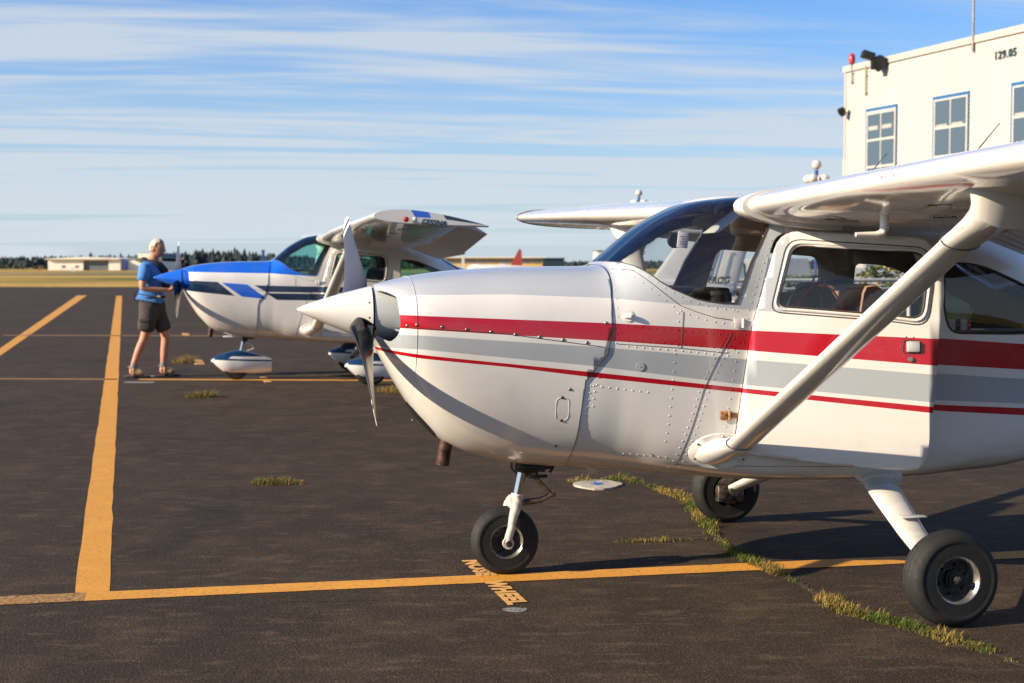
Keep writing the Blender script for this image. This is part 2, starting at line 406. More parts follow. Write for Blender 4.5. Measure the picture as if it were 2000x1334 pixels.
strip('painted_line', [tuple((p0+nrm*.088)[:2]), tuple((p0-nrm*.088)[:2]), tuple((p0b+nrm*.088-d_*.001)[:2]), tuple((p0b-nrm*.088-d_*.001)[:2])], M_yel2, .003, 'faded dirty end of the parking line at the left edge of the photo', .01, 30)
strip('painted_line', [(-9.6, 26.55), (-8.80, 24.3), (-22.4, 73.3), (-21.9, 73.3)], M_yel, .0015, 'diagonal yellow line at the far left of the apron', .02, 80)
strip('painted_line', [(-30, 20.95), (-30, 20.80), (-5.45, 19.66), (-5.45, 19.50)], M_yel2, .0015, 'thin faded yellow line to the left of the wide lead line', .01, 60)
strip('painted_line', [(-5.15, 19.66), (-5.15, 19.48), (6, 19.12), (6, 18.92)], M_yel, .0015, 'yellow parking line under the nose wheel of the blue nosed aircraft', .01, 60)
strip('painted_line', [(-11.4, 31.95), (-11.4, 31.7), (6, 31.1), (6, 30.85)], M_yel2, .0015, 'thin yellow parking line far behind the standing man', .015, 60)

def stencil(lines, start, rd, up, size, z, mat, label, sx=1.0):
    root = empty('stencil_lettering', (0, 0, 0), 0, label, 'ground lettering')
    for s_, off in lines:
        M = Matrix(((rd[0], up[0], 0, start[0]+rd[0]*off), (rd[1], up[1], 0, start[1]+rd[1]*off), (0, 0, 1, z), (0, 0, 0, 1)))
        text_mesh('word', s_, size, mat, root, M, extrude=.0003, sx=sx, bold=.006*size/.1, spacing=1.12)
rd = Vector((.245, -.97)).normalized(); up = Vector((.98, .20)).normalized()
stencil([('NOSE', 0), ('WHEEL', .52)], (-.262, 7.52), rd, up, .128, .0045, M_yel3, 'orange NOSE WHEEL stencil lettering on the asphalt beside the nose wheel', 1.12)
stencil([('NOSE', 0), ('WHEEL', .55)], (-3.55, 19.95), rd, up, .13, .0045, M_yel3, 'small worn stencil lettering behind the nose wheel of the blue nosed aircraft', .9)
for k, (x, y) in enumerate([(-7.62, 32.4), (-11.3, 32.6), (-5.3, 23.2)]):
    stencil([('NOSE', 0), ('WHEEL', .55)], (x, y+.4), rd, up, .2, .0045, M_yel3, ['faint far stencil lettering right of the lead line on the back parking line', 'faint far stencil lettering left of the wide lead line', 'faint stencil lettering behind the legs of the standing man'][k], 1)
def patch(name, x, y, rx, ry, z, mat, label, cat, seed=1, rot=0, n=26, th=0):
    v = [];
    for i in range(n):
        a = 2*math.pi*i/n; q = 1+.22*noise.noise((math.cos(a)*1.7+seed, math.sin(a)*1.7, seed))
        px, py = rx*q*math.cos(a), ry*q*math.sin(a)
        v.append((x+px*math.cos(rot)-py*math.sin(rot), y+px*math.sin(rot)+py*math.cos(rot), z))
    faces = [tuple(range(n))]
    if th:
        v += [(a[0], a[1], z-th) for a in v[:n]]; faces += [(i, n+i, n+(i+1) % n, (i+1) % n) for i in range(n)]
    return tag(mesh_py(name, v, faces, mat), label, cat)
M_conc = simple('pale_concrete', (.42, .38, .31), .85, var=.15, scale=18, bump=.3)
patch('paint_mark', .012, 6.44, .060, .045, .002, M_grey_mark, 'small pale grey paint patch below the stencil lettering', 'ground marking', 3)
strip('paint_mark', [(-5.50, 20.05), (-5.08, 20.04), (-5.50, 20.26), (-5.08, 20.25)], M_grey_mark, .002, 'pale blue grey paint bar beyond the thin line beside the man', .01, 10)
strip('paint_mark', [(-5.20, 18.95), (-4.80, 18.94), (-5.22, 19.20), (-4.82, 19.19)], M_grey_mark, .002, 'pale blue grey paint bar in front of the thin line beside the man', .01, 10)
cv = patch('concrete_pad', .61, 10.12, .175, .20, .012, M_conc, 'pale broken concrete tie-down pad with blue paint splash near the nose wheel', 'concrete pad', 5, n=18, th=.02)
M_bluesplash = simple('blue_splash_paint', (.01, .13, .55), .5)
pp = [(.61+.055*(1 if i % 2 else .42)*math.cos(i*math.pi/5), 10.12+.085*(1 if i % 2 else .42)*math.sin(i*math.pi/5), .016) for i in range(10)]
mesh_py('paint_splash', pp, [tuple(range(10))], M_bluesplash, cv)

# ------------------------------------------------------------------ aircraft skin definition (s aft of nose wheel, t towards pilot side, z up)
ST = [(-0.665,1.474,1.202,.137,1.338,2.0,2.0),(-.64,1.484,1.140,.235,1.335,2.1,2.0),(-.60,1.493,1.065,.325,1.325,2.2,2.0),
(-.54,1.508,.960,.385,1.305,2.3,2.0),(-.45,1.525,.825,.420,1.275,2.4,2.05),(-.33,1.541,.705,.440,1.245,2.45,2.1),(-.2,1.552,.640,.455,1.22,2.5,2.15),
(0,1.562,.585,.475,1.20,2.6,2.2),(.2,1.566,.562,.490,1.17,2.7,2.35),(.40,1.568,.548,.505,1.14,2.8,2.5),(.47,1.578,.543,.508,1.14,2.85,2.6),(.50,1.606,.541,.510,1.13,2.85,2.65),
(.58,1.675,.535,.515,1.11,2.9,2.8),(.715,1.783,.525,.520,1.09,3.0,3.4),(.853,1.862,.515,.525,1.07,3.2,4.0),(.95,1.902,.508,.530,1.05,3.4,4.6),
(1.1,1.925,.500,.534,1.03,3.8,5.6),(1.27,1.938,.492,.536,1.0,4.4,6.4),(1.5,1.955,.485,.538,1.0,5.0,6.8),(1.75,1.96,.480,.538,1.0,5.0,6.8),(2.1,1.90,.485,.535,1.0,4.8,6.2),
(2.3,1.88,.495,.528,1.0,4.8,5.4),(2.55,1.79,.505,.518,1.0,4.6,4.6),(2.85,1.575,.535,.490,1.0,3.9,3.6),(3.1,1.465,.56,.462,1.0,3.5,3.4),(3.5,1.425,.61,.415,1.02,3.0,3.1),(3.8,1.405,.65,.375,1.03,2.7,3.0),(4.5,1.37,.75,.295,1.06,2.5,2.7),
(5.5,1.34,.89,.19,1.11,2.3,2.4),(6.4,1.31,1.0,.095,1.15,2.1,2.2),(7.0,1.29,1.09,.035,1.19,2,2)]
def par(s):
    if s <= ST[0][0]: return ST[0][1:]
    if s >= ST[-1][0]: return ST[-1][1:]
    for i in range(len(ST)-1):
        if s <= ST[i+1][0]: break
    a, b = ST[i], ST[i+1]; h = b[0]-a[0]; x = (s-a[0])/h; out = []
    for j in range(1, 7):
        d = (b[j]-a[j])/h
        def tan(k):
            if k <= 0 or k >= len(ST)-1: return (ST[min(k+1, len(ST)-1)][j]-ST[max(k-1, 0)][j])/(ST[min(k+1, len(ST)-1)][0]-ST[max(k-1, 0)][0])
            d0 = (ST[k][j]-ST[k-1][j])/(ST[k][0]-ST[k-1][0]); d1 = (ST[k+1][j]-ST[k][j])/(ST[k+1][0]-ST[k][0])
            return 0 if d0*d1 <= 0 else 2*d0*d1/(d0+d1)
        m0, m1 = tan(i), tan(i+1)
        out.append((2*x**3-3*x*x+1)*a[j]+(x**3-2*x*x+x)*h*m0+(-2*x**3+3*x*x)*b[j]+(x**3-x*x)*h*m1)
    return out
def half(s, z):
    zt, zb, w, zc, nt, nb = par(s)
    if z >= zt or z <= zb: return 0.
    if z > zc: return w*(1-((z-zc)/(zt-zc))**nt)**(1/nt)
    return w*(1-((zc-z)/(zc-zb))**nb)**(1/nb)
def V(s, t, z): return Vector((s, -t, z))
def on_skin(s, z, side=1, off=0.):
    t = half(s, z); e = .004
    p = V(s, t*side, z)
    ds = (half(s+e, z)-half(s-e, z))/(2*e); dz = (half(s, z+e)-half(s, z-e))/(2*e)
    n = Vector((-ds, -side, -dz)).normalized()
    return p+n*off, n
NTH = 88
def section(s):
    zt, zb, w, zc, nt, nb = par(s); out = []
    for k in range(NTH):
        a = 2*math.pi*k/NTH; ca, sa = math.cos(a), math.sin(a)
        if sa >= 0: n, hgt = nt, zt-zc
        else: n, hgt = nb, zc-zb
        t = w*math.copysign(abs(ca)**(2/n), ca); z = zc+hgt*math.copysign(abs(sa)**(2/n), sa)
        out.append(V(s, t, z))
    return out
def loft_bm(ss, capend=False):
    bm = bmesh.new(); rings = [[bm.verts.new(p) for p in section(s)] for s in ss]
    for i in range(len(rings)-1):
        for j in range(NTH): bm.faces.new((rings[i][j], rings[i][(j+1) % NTH], rings[i+1][(j+1) % NTH], rings[i+1][j]))
    if capend: bm.faces.new(rings[-1])
    bmesh.ops.recalc_face_normals(bm, faces=bm.faces)
    return bm
def inpoly(x, y, P):
    c = False; j = len(P)-1
    for i in range(len(P)):
        if (P[i][1] > y) != (P[j][1] > y) and x < (P[j][0]-P[i][0])*(y-P[i][1])/(P[j][1]-P[i][1])+P[i][0]: c = not c
        j = i
    return c
def cut_poly(bm, P, side=0, ax=(0, 2)):
    a0, a1 = ax
    x0, x1 = min(p[0] for p in P), max(p[0] for p in P); y0, y1 = min(p[1] for p in P), max(p[1] for p in P)
    def sel():
        fs = []
        for f in bm.faces:
            if side and -side*f.calc_center_median().y <= 0: continue
            xs = [v.co[a0] for v in f.verts]; ys = [v.co[a1] for v in f.verts]
            if max(xs) < x0-.001 or min(xs) > x1+.001 or max(ys) < y0-.001 or min(ys) > y1+.001: continue
            fs.append(f)
        return fs
    for i in range(len(P)):
        p, q = P[i], P[(i+1) % len(P)]; e = (q[0]-p[0], q[1]-p[1])
        l = math.hypot(*e)
        if l < 1e-6: continue
        fs = sel(); g = list({v for f in fs for v in f.verts})+list({ed for f in fs for ed in f.edges})+fs
        co = [0, 0, 0]; no = [0, 0, 0]; co[a0], co[a1] = p; no[a0], no[a1] = e[1]/l, -e[0]/l
        bmesh.ops.bisect_plane(bm, geom=g, plane_co=co, plane_no=no, dist=1e-5)
def keep_poly(bm, P, inside, side=0, ax=(0, 2), extra=None):
    dead = []
    for f in bm.faces:
        c = f.calc_center_median(); ok = inpoly(c[ax[0]], c[ax[1]], P) and (not side or -side*c.y > 0) and (extra is None or extra(c))
        if ok != inside: dead.append(f)
    bmesh.ops.delete(bm, geom=dead, context='FACES')
def rounded(P, r, seg=4):
    """round the corners of polygon P; r may be a list"""
    out = []; n = len(P)
    for i in range(n):
        a, b, c = Vector(P[i-1]), Vector(P[i]), Vector(P[(i+1) % n]); rr = r[i] if isinstance(r, (list, tuple)) else r
        if rr <= 0: out.append(tuple(b)); continue
        u = (a-b); v = (c-b); d = min(rr, u.length*.48, v.length*.48); u.normalize(); v.normalize()
        p0, p1 = b+u*d, b+v*d
        for k in range(seg+1):
            f = k/seg; out.append(tuple(p0*(1-f)**2+b*2*f*(1-f)+p1*f*f))
    return out
def set_pc(me):
    at = me.attributes.new('pc', 'FLOAT_VECTOR', 'POINT')
    for i, v in enumerate(me.vertices): at.data[i].vector = (v.co.x, -v.co.y, v.co.z)
def skin_part(name, bm, mats, parent, thick=0, off=0., sharp=None):
    bm.normal_update()
    if off:
        nn = {v: v.normal.copy() for v in bm.verts}
        for v in bm.verts: v.co += nn[v]*off
    me = bpy.data.meshes.new(name); bm.to_mesh(me); bm.free()
    for m_ in mats: me.materials.append(m_)
    set_pc(me)
    o = link_mesh(name, me, parent, True)
    if sharp: me.set_sharp_from_angle(angle=R(sharp))
    if thick:
        md = o.modifiers.new('thickness', 'SOLIDIFY'); md.thickness = thick; md.offset = -1; md.material_offset = 1 if len(mats) > 1 else 0; md.use_even_offset = False
    return o
def pcpart(o):
    set_pc(o.data); return o

P_cowl = [(-1, 0), (-1, 2.2), (.462, 2.2), (.462, 1.56), (.448, 1.49), (.432, 1.424), (.424, 1.278), (.401, 1.156), (.345, 1.085), (.292, 1.021), (.279, .86), (.274, .725), (.262, .60), (.255, .5), (.255, 0)]
P_ws = [(.492, 1.597), (.53, 1.590), (.583, 1.568), (.63, 1.535), (.674, 1.498), (.73, 1.463), (.793, 1.436), (.84, 1.416), (.894, 1.404), (.97, 1.394), (1.045, 1.391), (1.13, 1.60), (1.215, 1.748), (1.262, 1.84), (1.29, 2.1), (.40, 2.1), (.40, 1.70)]
P_door = rounded([(1.255, 1.748), (1.985, 1.700), (2.035, 1.50), (1.985, .95), (1.940, .578), (1.60, .600), (1.028, .665), (1.118, 1.274)], [.10, .11, .15, .3, .085, .2, .035, .1], 5)
P_win = rounded([(1.292, 1.705), (1.96, 1.655), (1.985, 1.52), (1.952, 1.275), (1.80, 1.300), (1.205, 1.350)], [.07, .09, .1, .085, .1, .055], 5)
P_pane = rounded([(1.318, 1.672), (1.935, 1.630), (1.952, 1.52), (1.925, 1.312), (1.80, 1.330), (1.240, 1.378)], [.055, .07, .08, .06, .08, .045], 5)
P_rear = rounded([(2.155, 1.590), (2.34, 1.585), (2.62, 1.475), (2.88, 1.345), (2.86, 1.255), (2.60, 1.226), (2.175, 1.236), (2.143, 1.37)], [.03, .1, .2, .05, .05, .1, .09, .05], 4)
P_back = rounded([(2.54, 2.1), (2.58, 1.74), (2.76, 1.56), (2.98, 1.44), (3.06, 1.60), (3.06, 2.1)], [0, .05, .05, .05, .05, 0], 3)

def ring_on_skin(P, side, off=.0):
    return [on_skin(a, b, side, off)[0] for a, b in P]
def seam(bm, P, side, r=.0022, closed=False, off=.0004):
    add_tube(bm, ring_on_skin(densify(P, .03, closed), side, off), r, 5, closed=closed)
def densify(P, d, closed=False):
    out = []; n = len(P)
    for i in range(n if closed else n-1):
        a, b = P[i], P[(i+1) % n]; k = max(1, int(math.hypot(b[0]-a[0], b[1]-a[1])/d))
        for j in range(k): out.append((a[0]+(b[0]-a[0])*j/k, a[1]+(b[1]-a[1])*j/k))
    if not closed: out.append(P[-1])
    return out
def add_dome(bm, p, n, r, h):
    a, b = frame_of(n)
    rings = []
    for rr, hh in ((1, 0), (.72, .7)):
        rings.append([bm.verts.new(p+(a*math.cos(k*math.pi/3)+b*math.sin(k*math.pi/3))*r*rr+n*h*hh) for k in range(6)])
    top = bm.verts.new(p+n*h)
    for k in range(6):
        bm.faces.new((rings[0][k], rings[0][(k+1) % 6], rings[1][(k+1) % 6], rings[1][k])); bm.faces.new((rings[1][k], rings[1][(k+1) % 6], top))
def rivets(bm, P, sp, side=1, r=.0042, h=.0022):
    for a, b in densify_even(P, sp):
        p, n = on_skin(a, b, side); add_dome(bm, p, n, r, h)
def densify_even(P, d):
    L = 0; segs = []
    for i in range(len(P)-1):
        l = math.hypot(P[i+1][0]-P[i][0], P[i+1][1]-P[i][1]); segs.append(l); L += l
    k = max(1, round(L/d)); out = []
    for j in range(k+1):
        x = L*j/k; i = 0
        while i < len(segs)-1 and x > segs[i]: x -= segs[i]; i += 1
        f = min(1, x/segs[i]); out.append((P[i][0]+(P[i+1][0]-P[i][0])*f, P[i][1]+(P[i+1][1]-P[i][1])*f))
    return out

# wing --------------------------------------------------------------
def naca(x, m=.02, p=.4, th=.12):
    yt = 5*th*(.2969*math.sqrt(max(x, 0))-.126*x-.3516*x*x+.2843*x**3-.1036*x**4)
    yc = m/p**2*(2*p*x-x*x) if x < p else m/(1-p)**2*((1-2*p)+2*p*x-x*x)
    return yc+yt, yc-yt
def wing_geo(t):
    """leading edge s, z, chord, thickness at lateral t"""
    a = abs(t)
    if a < 2.45: c = 1.60; le = 1.085
    else: f = (a-2.45)/3.0; c = 1.60-.44*f; le = 1.085+.14*f
    return le, 1.858+.0268*a, c, .12
INC = R(5.0)
def wing_pt(t, x, up):
    le, z, c, th = wing_geo(t); yu, yl = naca(x, th=th)
    y = yu if up else yl
    return V(le+c*(x*math.cos(INC)+y*math.sin(INC)), t, z+c*(y*math.cos(INC)-x*math.sin(INC)))
def xs_cos(x0, x1, n): return [x0+(x1-x0)*(1-math.cos(math.pi*k/n/1))/2 for k in range(n+1)]
def wing_strip(t0, t1, side, x0, x1, nt, nx, cap=True, droop=0, shrink=0):
    bm = bmesh.new(); rings = []
    lead = x0 <= 0
    if lead: xs = [x1*(1-math.cos(math.pi/2*k/nx)) for k in range(nx+1)]
    else: xs = [x0+(x1-x0)*k/nx for k in range(nx+1)]
    for i in range(nt+1):
        t = side*(t0+(t1-t0)*i/nt)
        up = [wing_pt(t, x, True) for x in xs]; lo = [wing_pt(t, x, False) for x in xs]
        loop = up[::-1]+(lo[1:] if lead else lo)
        if not lead and x1 >= .999: pass
        rings.append([bm.verts.new(p) for p in loop])
    n = len(rings[0])
    for i in range(nt):
        for j in range(n): bm.faces.new((rings[i][j], rings[i][(j+1) % n], rings[i+1][(j+1) % n], rings[i+1][j]))
    if cap: bm.faces.new(rings[0]); bm.faces.new(rings[-1][::-1])
    if droop:
        le, z, c, _ = wing_geo(side*(t0+t1)/2); hp = wing_pt(side*(t0+t1)/2, x0, False)
        for v in bm.verts:
            d = v.co-hp; x, zz = d.x, d.z; ca, sa = math.cos(droop), math.sin(droop)
            v.co.x = hp.x+x*ca+zz*sa; v.co.z = hp.z-x*sa+zz*ca
    bmesh.ops.recalc_face_normals(bm, faces=bm.faces)
    return bm
def build_wing(root, side, Mw, Mt, cfg):
    nm = 'wing'
    w = empty(nm, (0, 0, 0), 0, parent=root) if False else None
    o = skin_part('wing', wing_strip(.50, 5.30, side, 0, .735, 40, 18), [Mw], root, sharp=35)
    fl = skin_part('flap', wing_strip(.56, 2.62, side, .742, 1.0, 60, 6, droop=R(19)), [cfg['Mctl']], o, sharp=30)
    ai = skin_part('aileron', wing_strip(2.64, 5.22, side, .742, 1.0, 60, 6, droop=R(15)), [cfg['Mctl']], o, sharp=30)
    # tip cap
    bm = bmesh.new(); rings = []
    prof = [(5.302, 1.0), (5.36, 1.0), (5.41, .995), (5.445, .975), (5.460, .93)]
    nx = 18
    for t, sc in prof:
        tt = side*t; xs = [(1-math.cos(math.pi/2*k/nx)) for k in range(nx+1)]
        loop = [wing_pt(tt, x, True) for x in xs[::-1]]+[wing_pt(tt, x, False) for x in xs[1:]]
        cen = wing_pt(tt, .45, True).lerp(wing_pt(tt, .45, False), .5)
        rings.append([bm.verts.new(Vector((cen.x+(p.x-cen.x)*(1-(1-sc)*.25), p.y, cen.z+(p.z-cen.z)*sc*1.0))) for p in loop])
    n = len(rings[0])
    for i in range(len(rings)-1):
        for j in range(n): bm.faces.new((rings[i][j], rings[i][(j+1) % n], rings[i+1][(j+1) % n], rings[i+1][j]))
    bm.faces.new(rings[-1][::-1]); bmesh.ops.recalc_face_normals(bm, faces=bm.faces)
    tip = skin_part('wing_tip', bm, [Mt], o, sharp=40)
    # root fairing: bulb at the leading edge against the cabin
    bm = bmesh.new(); rings = []
    for t, g in ((.40, .90), (.43, 1.02), (.46, 1.06), (.545, 1.06), (.56, 1.045)):
        nx = 16; xs = [.30*(1-math.cos(math.pi/2*k/nx)) for k in range(nx+1)]
        loop = [wing_pt(side*.5, x, True) for x in xs[::-1]]+[wing_pt(side*.5, x, False) for x in xs[1:]]
        cx, cz = 1.36, 1.868
        rings.append([bm.verts.new(Vector((cx+(p.x-cx)*(1+(g-1)*2.2), -side*t, cz+(p.z-cz)*(1+(g-1)*2.0)-(0.010 if p.z < cz else 0)))) for p in loop])
    n = len(rings[0])
    for i in range(len(rings)-1):
        for j in range(n): bm.faces.new((rings[i][j], rings[i][(j+1) % n], rings[i+1][(j+1) % n], rings[i+1][j]))
    bm.faces.new(rings[0]); bm.faces.new(rings[-1][::-1]); bmesh.ops.recalc_face_normals(bm, faces=bm.faces)
    skin_part('root_fairing', bm, [Mw], root, sharp=35)
    # fuel vent under the wing: stem down, pipe forward
    if side == 1:
        a = wing_pt(side*1.30, .22, False)
        pts = [a+Vector((0, 0, .03)), a+Vector((0, 0, -.055)), a+Vector((-.012, 0, -.078)), a+Vector((-.04, 0, -.083)), a+Vector((-.135, 0, -.083))]
        pcpart(tube('fuel_vent', pts, [.020, .020, .019, .014, .010], M_white, o, 12))
    # inspection plates, flush under the wing
    bm = bmesh.new()
    for t, x in ((.95, .18), (1.45, .35), (1.9, .18), (3.2, .35), (3.9, .35), (4.6, .35)):
        c = wing_pt(side*t, x, False); ring = []
        add_tube(bm, [c+Vector((.05*math.cos(k*math.pi/8), .05*math.sin(k*math.pi/8), -.0015)) for k in range(16)], .0018, 4, closed=True)
    tag(mesh_bm('inspection_plates', bm, M_seam, o), kind='stuff')
    # skin rivets along ribs on the underside: stuff
    bm = bmesh.new()
    for t in [.75+.38*k for k in range(12)]:
        for k in range(26):
            x = .10+.61*k/25; p = wing_pt(side*t, x, False); add_dome(bm, p, Vector((0, 0, -1)), .0045, .0018)
            if side == -1 or cfg.get('toprv'):
                p = wing_pt(side*t, x, True); add_dome(bm, p, Vector((0, 0, 1)), .0045, .0018)
    for x in (.10, .33, .71):
        for k in range(140):
            t = .6+4.6*k/139; p = wing_pt(side*t, x, False); add_dome(bm, p, Vector((0, 0, -1)), .004, .0016)
            p = wing_pt(side*t, x, True); add_dome(bm, p, Vector((0, 0, 1)), .004, .0016)
    rv = mesh_bm('wing_rivets', bm, M_white, o); pcpart(rv); tag(rv, kind='stuff')
    return o, tip
def build_strut(root, side, mat):
    a = V(1.02, .53*side, .665); b = V(1.345, 2.36*side, 1.80)
    d = (b-a); n = 20
    bm = bmesh.new(); rings = []
    ax = Vector((1, 0, 0)); ax = (ax-d.normalized()*ax.dot(d.normalized())).normalized(); up = d.normalized().cross(ax).normalized()
    for f in (0, .02, .5, .955):
        c = a+d*f; L, H = .068, .030
        rings.append([bm.verts.new(c+ax*(L*math.cos(2*math.pi*k/n)*(1 if math.cos(2*math.pi*k/n) < 0 else 1.25))+up*(H*math.sin(2*math.pi*k/n))) for k in range(n)])
    for i in range(len(rings)-1):
        for j in range(n): bm.faces.new((rings[i][j], rings[i][(j+1) % n], rings[i+1][(j+1) % n], rings[i+1][j]))
    bmesh.ops.recalc_face_normals(bm, faces=bm.faces)
    st = skin_part('wing_strut', bm, [mat], root, sharp=40)
    # upper fairing flares into the wing skin
    bm = bmesh.new(); rings = []
    for f, L, H in ((.875, .070, .033), (.905, .074, .037), (.935, .082, .045), (.960, .098, .058), (.980, .125, .080), (.996, .165, .110), (1.01, .185, .125)):
        c = a+d*f+Vector((0.012*(f-.88)*30, 0, 0))
        rings.append([bm.verts.new(c+ax*(L*math.cos(2*math.pi*k/n)*(1 if math.cos(2*math.pi*k/n) < 0 else 1.3))+up*(H*math.sin(2*math.pi*k/n))) for k in range(n)])
    # flatten the last rings onto the wing underside
    for r_ in rings[-2:]:
        for v in r_:
            x = (v.co.x-1.085)/1.6; v.co.z = wing_pt(-v.co.y, min(max(x, .02), .9), False).z+.004
    for i in range(len(rings)-1):
        for j in range(n): bm.faces.new((rings[i][j], rings[i][(j+1) % n], rings[i+1][(j+1) % n], rings[i+1][j]))
    bmesh.ops.recalc_face_normals(bm, faces=bm.faces)
    skin_part('strut_fairing', bm, [mat], st, sharp=50)
    # base plate on the skin, with its screws
    pl = [(.975+.150*math.cos(2*math.pi*k/28), .668+.088*math.sin(2*math.pi*k/28)) for k in range(28)]
    bm = bmesh.new(); vs = [bm.verts.new(on_skin(a_, b_, side, .006)[0]) for a_, b_ in pl]; c_ = bm.verts.new(on_skin(.975, .668, side, .008)[0])
    for k in range(28): bm.faces.new((vs[k], vs[(k+1) % 28], c_))
    vo = [bm.verts.new(on_skin(a_*1.0+(a_-.975)*.05, b_+(b_-.668)*.05, side, -.001)[0]) for a_, b_ in pl]
    for k in range(28): bm.faces.new((vo[k], vo[(k+1) % 28], vs[(k+1) % 28], vs[k]))
    bmesh.ops.recalc_face_normals(bm, faces=bm.faces); skin_part('strut_base_plate', bm, [mat], st, sharp=50)
    for k in range(6):
        p_, n__ = on_skin(.975+.135*math.cos(k*math.pi/3+.5), .668+.076*math.sin(k*math.pi/3+.5), side, .007); bm = bmesh.new(); add_dome(bm, p_, n__, .006, .003); mesh_bm('screw', bm, M_steel, st)
    rg_ = a+d*.044
    tube('cuff_seam', [rg_+ax*(.076*math.cos(2*math.pi*k/24))+up*(.034*math.sin(2*math.pi*k/24)) for k in range(24)], .0022, M_seam, st, 5, closed=True)
    rg_ = a+d*.882
    tube('fairing_seam', [rg_+ax*(.078*math.cos(2*math.pi*k/24)*(1.0 if math.cos(2*math.pi*k/24) < 0 else 1.28))+up*(.036*math.sin(2*math.pi*k/24))+Vector((0.001, 0, 0)) for k in range(24)], .0022, M_seam, st, 5, closed=True)
    # lower cuff: bulb on the fuselage
    bm = bmesh.new(); rings = []
    up2 = Vector((0, 0, 1)); out = V(0, side, 0)
    c0 = V(.965, .475*side, .662)
    for f, L, H in ((0, .118, .066), (.25, .108, .060), (.50, .092, .050), (.75, .080, .042), (.95, .074, .038), (1.0, .068, .033)):
        c = c0.lerp(a+d*.045, f); bl = f**1.4
        axx = Vector((1, 0, 0)).lerp(ax, bl).normalized(); uu = up2.lerp(-up if up.z < 0 else up, bl).normalized()
        rings.append([bm.verts.new(c+axx*(L*math.cos(2*math.pi*k/n))+uu*(H*math.sin(2*math.pi*k/n))) for k in range(n)])
    for i in range(len(rings)-1):
        for j in range(n): bm.faces.new((rings[i][j], rings[i][(j+1) % n], rings[i+1][(j+1) % n], rings[i+1][j]))
    bm.faces.new(rings[0]); bmesh.ops.recalc_face_normals(bm, faces=bm.faces)
    skin_part('strut_cuff', bm, [mat], st, sharp=60)
    return st

def build_wheel(root, s, t, r, wdt, out, name='wheel', lean=0, rim=M_rim):
    """out: +1 when the outer face looks towards +t"""
    w = empty(name, V(s, t, r-.004), 0, parent=root)
    if lean: w.rotation_euler = (lean, 0, 0)
    h = wdt/2
    prof = []
    ri = r*.50
    for k in range(49):
        a = math.pi*(-.5+k/48.)  # sidewall to sidewall
        rr = ri+(r-ri)*(max(0, math.cos(a))**.40); y = h*math.sin(a)*(1.0)
        prof.append((rr, y*(1 if abs(y) < h*.98 else .93)))
    prof = [(ri*.97, -h*.80)]+prof+[(ri*.97, h*.80)]
    # tread grooves
    P2 = []
    for rr, y in prof: P2.append((rr, y))
    bm = bmesh.new(); add_lathe(bm, P2, 56); bmesh.ops.recalc_face_normals(bm, faces=bm.faces)
    for v in bm.verts:                              # circumferential tread grooves
        yy = v.co.y/h
        if min(abs(abs(yy)-.38), abs(yy)) < .075: v.co.x *= .972; v.co.z *= .972
    ty = mesh_bm('tyre', bm, [M_rubber], w, autos=50)
    for v in ty.data.vertices:                     # contact patch, flattened and bulging
        z = v.co.z
        if z < -r*.955: v.co.z = -r*.955-(.0)
        if z < -r*.6: v.co.y *= 1+.12*(-z/r-.6)/.4
    o_ = -out   # local y of outer side is -t
    lip = [(ri*1.00, o_*h*.78), (ri*1.04, o_*h*.86), (ri*.98, o_*h*.90), (ri*.90, o_*h*.80), (ri*.84, o_*h*.55), (ri*.80, o_*h*.30), (ri*.45, o_*h*.26), (ri*.02, o_*h*.26)]
    rm = lathe('rim', lip[:6], rim, w, 40)
    lathe('hub_disc', lip[5:], M_hubdisc, rm, 40)
    lathe('rim', [(q[0], -q[1]) for q in lip], M_hubdisc, w, 40)
    bm = bmesh.new()
    for k in range(6):
        a = k*math.pi/3+.3; c = Vector((ri*.60*math.cos(a), o_*h*.30, ri*.60*math.sin(a)))
        add_tube(bm, [c, c+Vector((0, o_*h*.16, 0))], ri*.075, 6)
        c = Vector((ri*.63*math.cos(a+.52), o_*h*.275, ri*.63*math.sin(a+.52))); add_tube(bm, [c, c+Vector((0, o_*.002, 0))], ri*.15, 10)
    add_tube(bm, [Vector((0, o_*h*.2, 0)), Vector((0, o_*h*.5, 0))], ri*.40, 16); add_tube(bm, [Vector((0, o_*h*.5, 0)), Vector((0, o_*h*.62, 0))], ri*.30, 16)
    mesh_bm('hub', bm, M_dark, w, autos=40)
    tube('axle_nut', [Vector((0, o_*h*.6, 0)), Vector((0, o_*h*.92, 0)), Vector((0, o_*h*.96, 0))], [ri*.17, ri*.15, ri*.07], M_hub, w, 6)
    return w

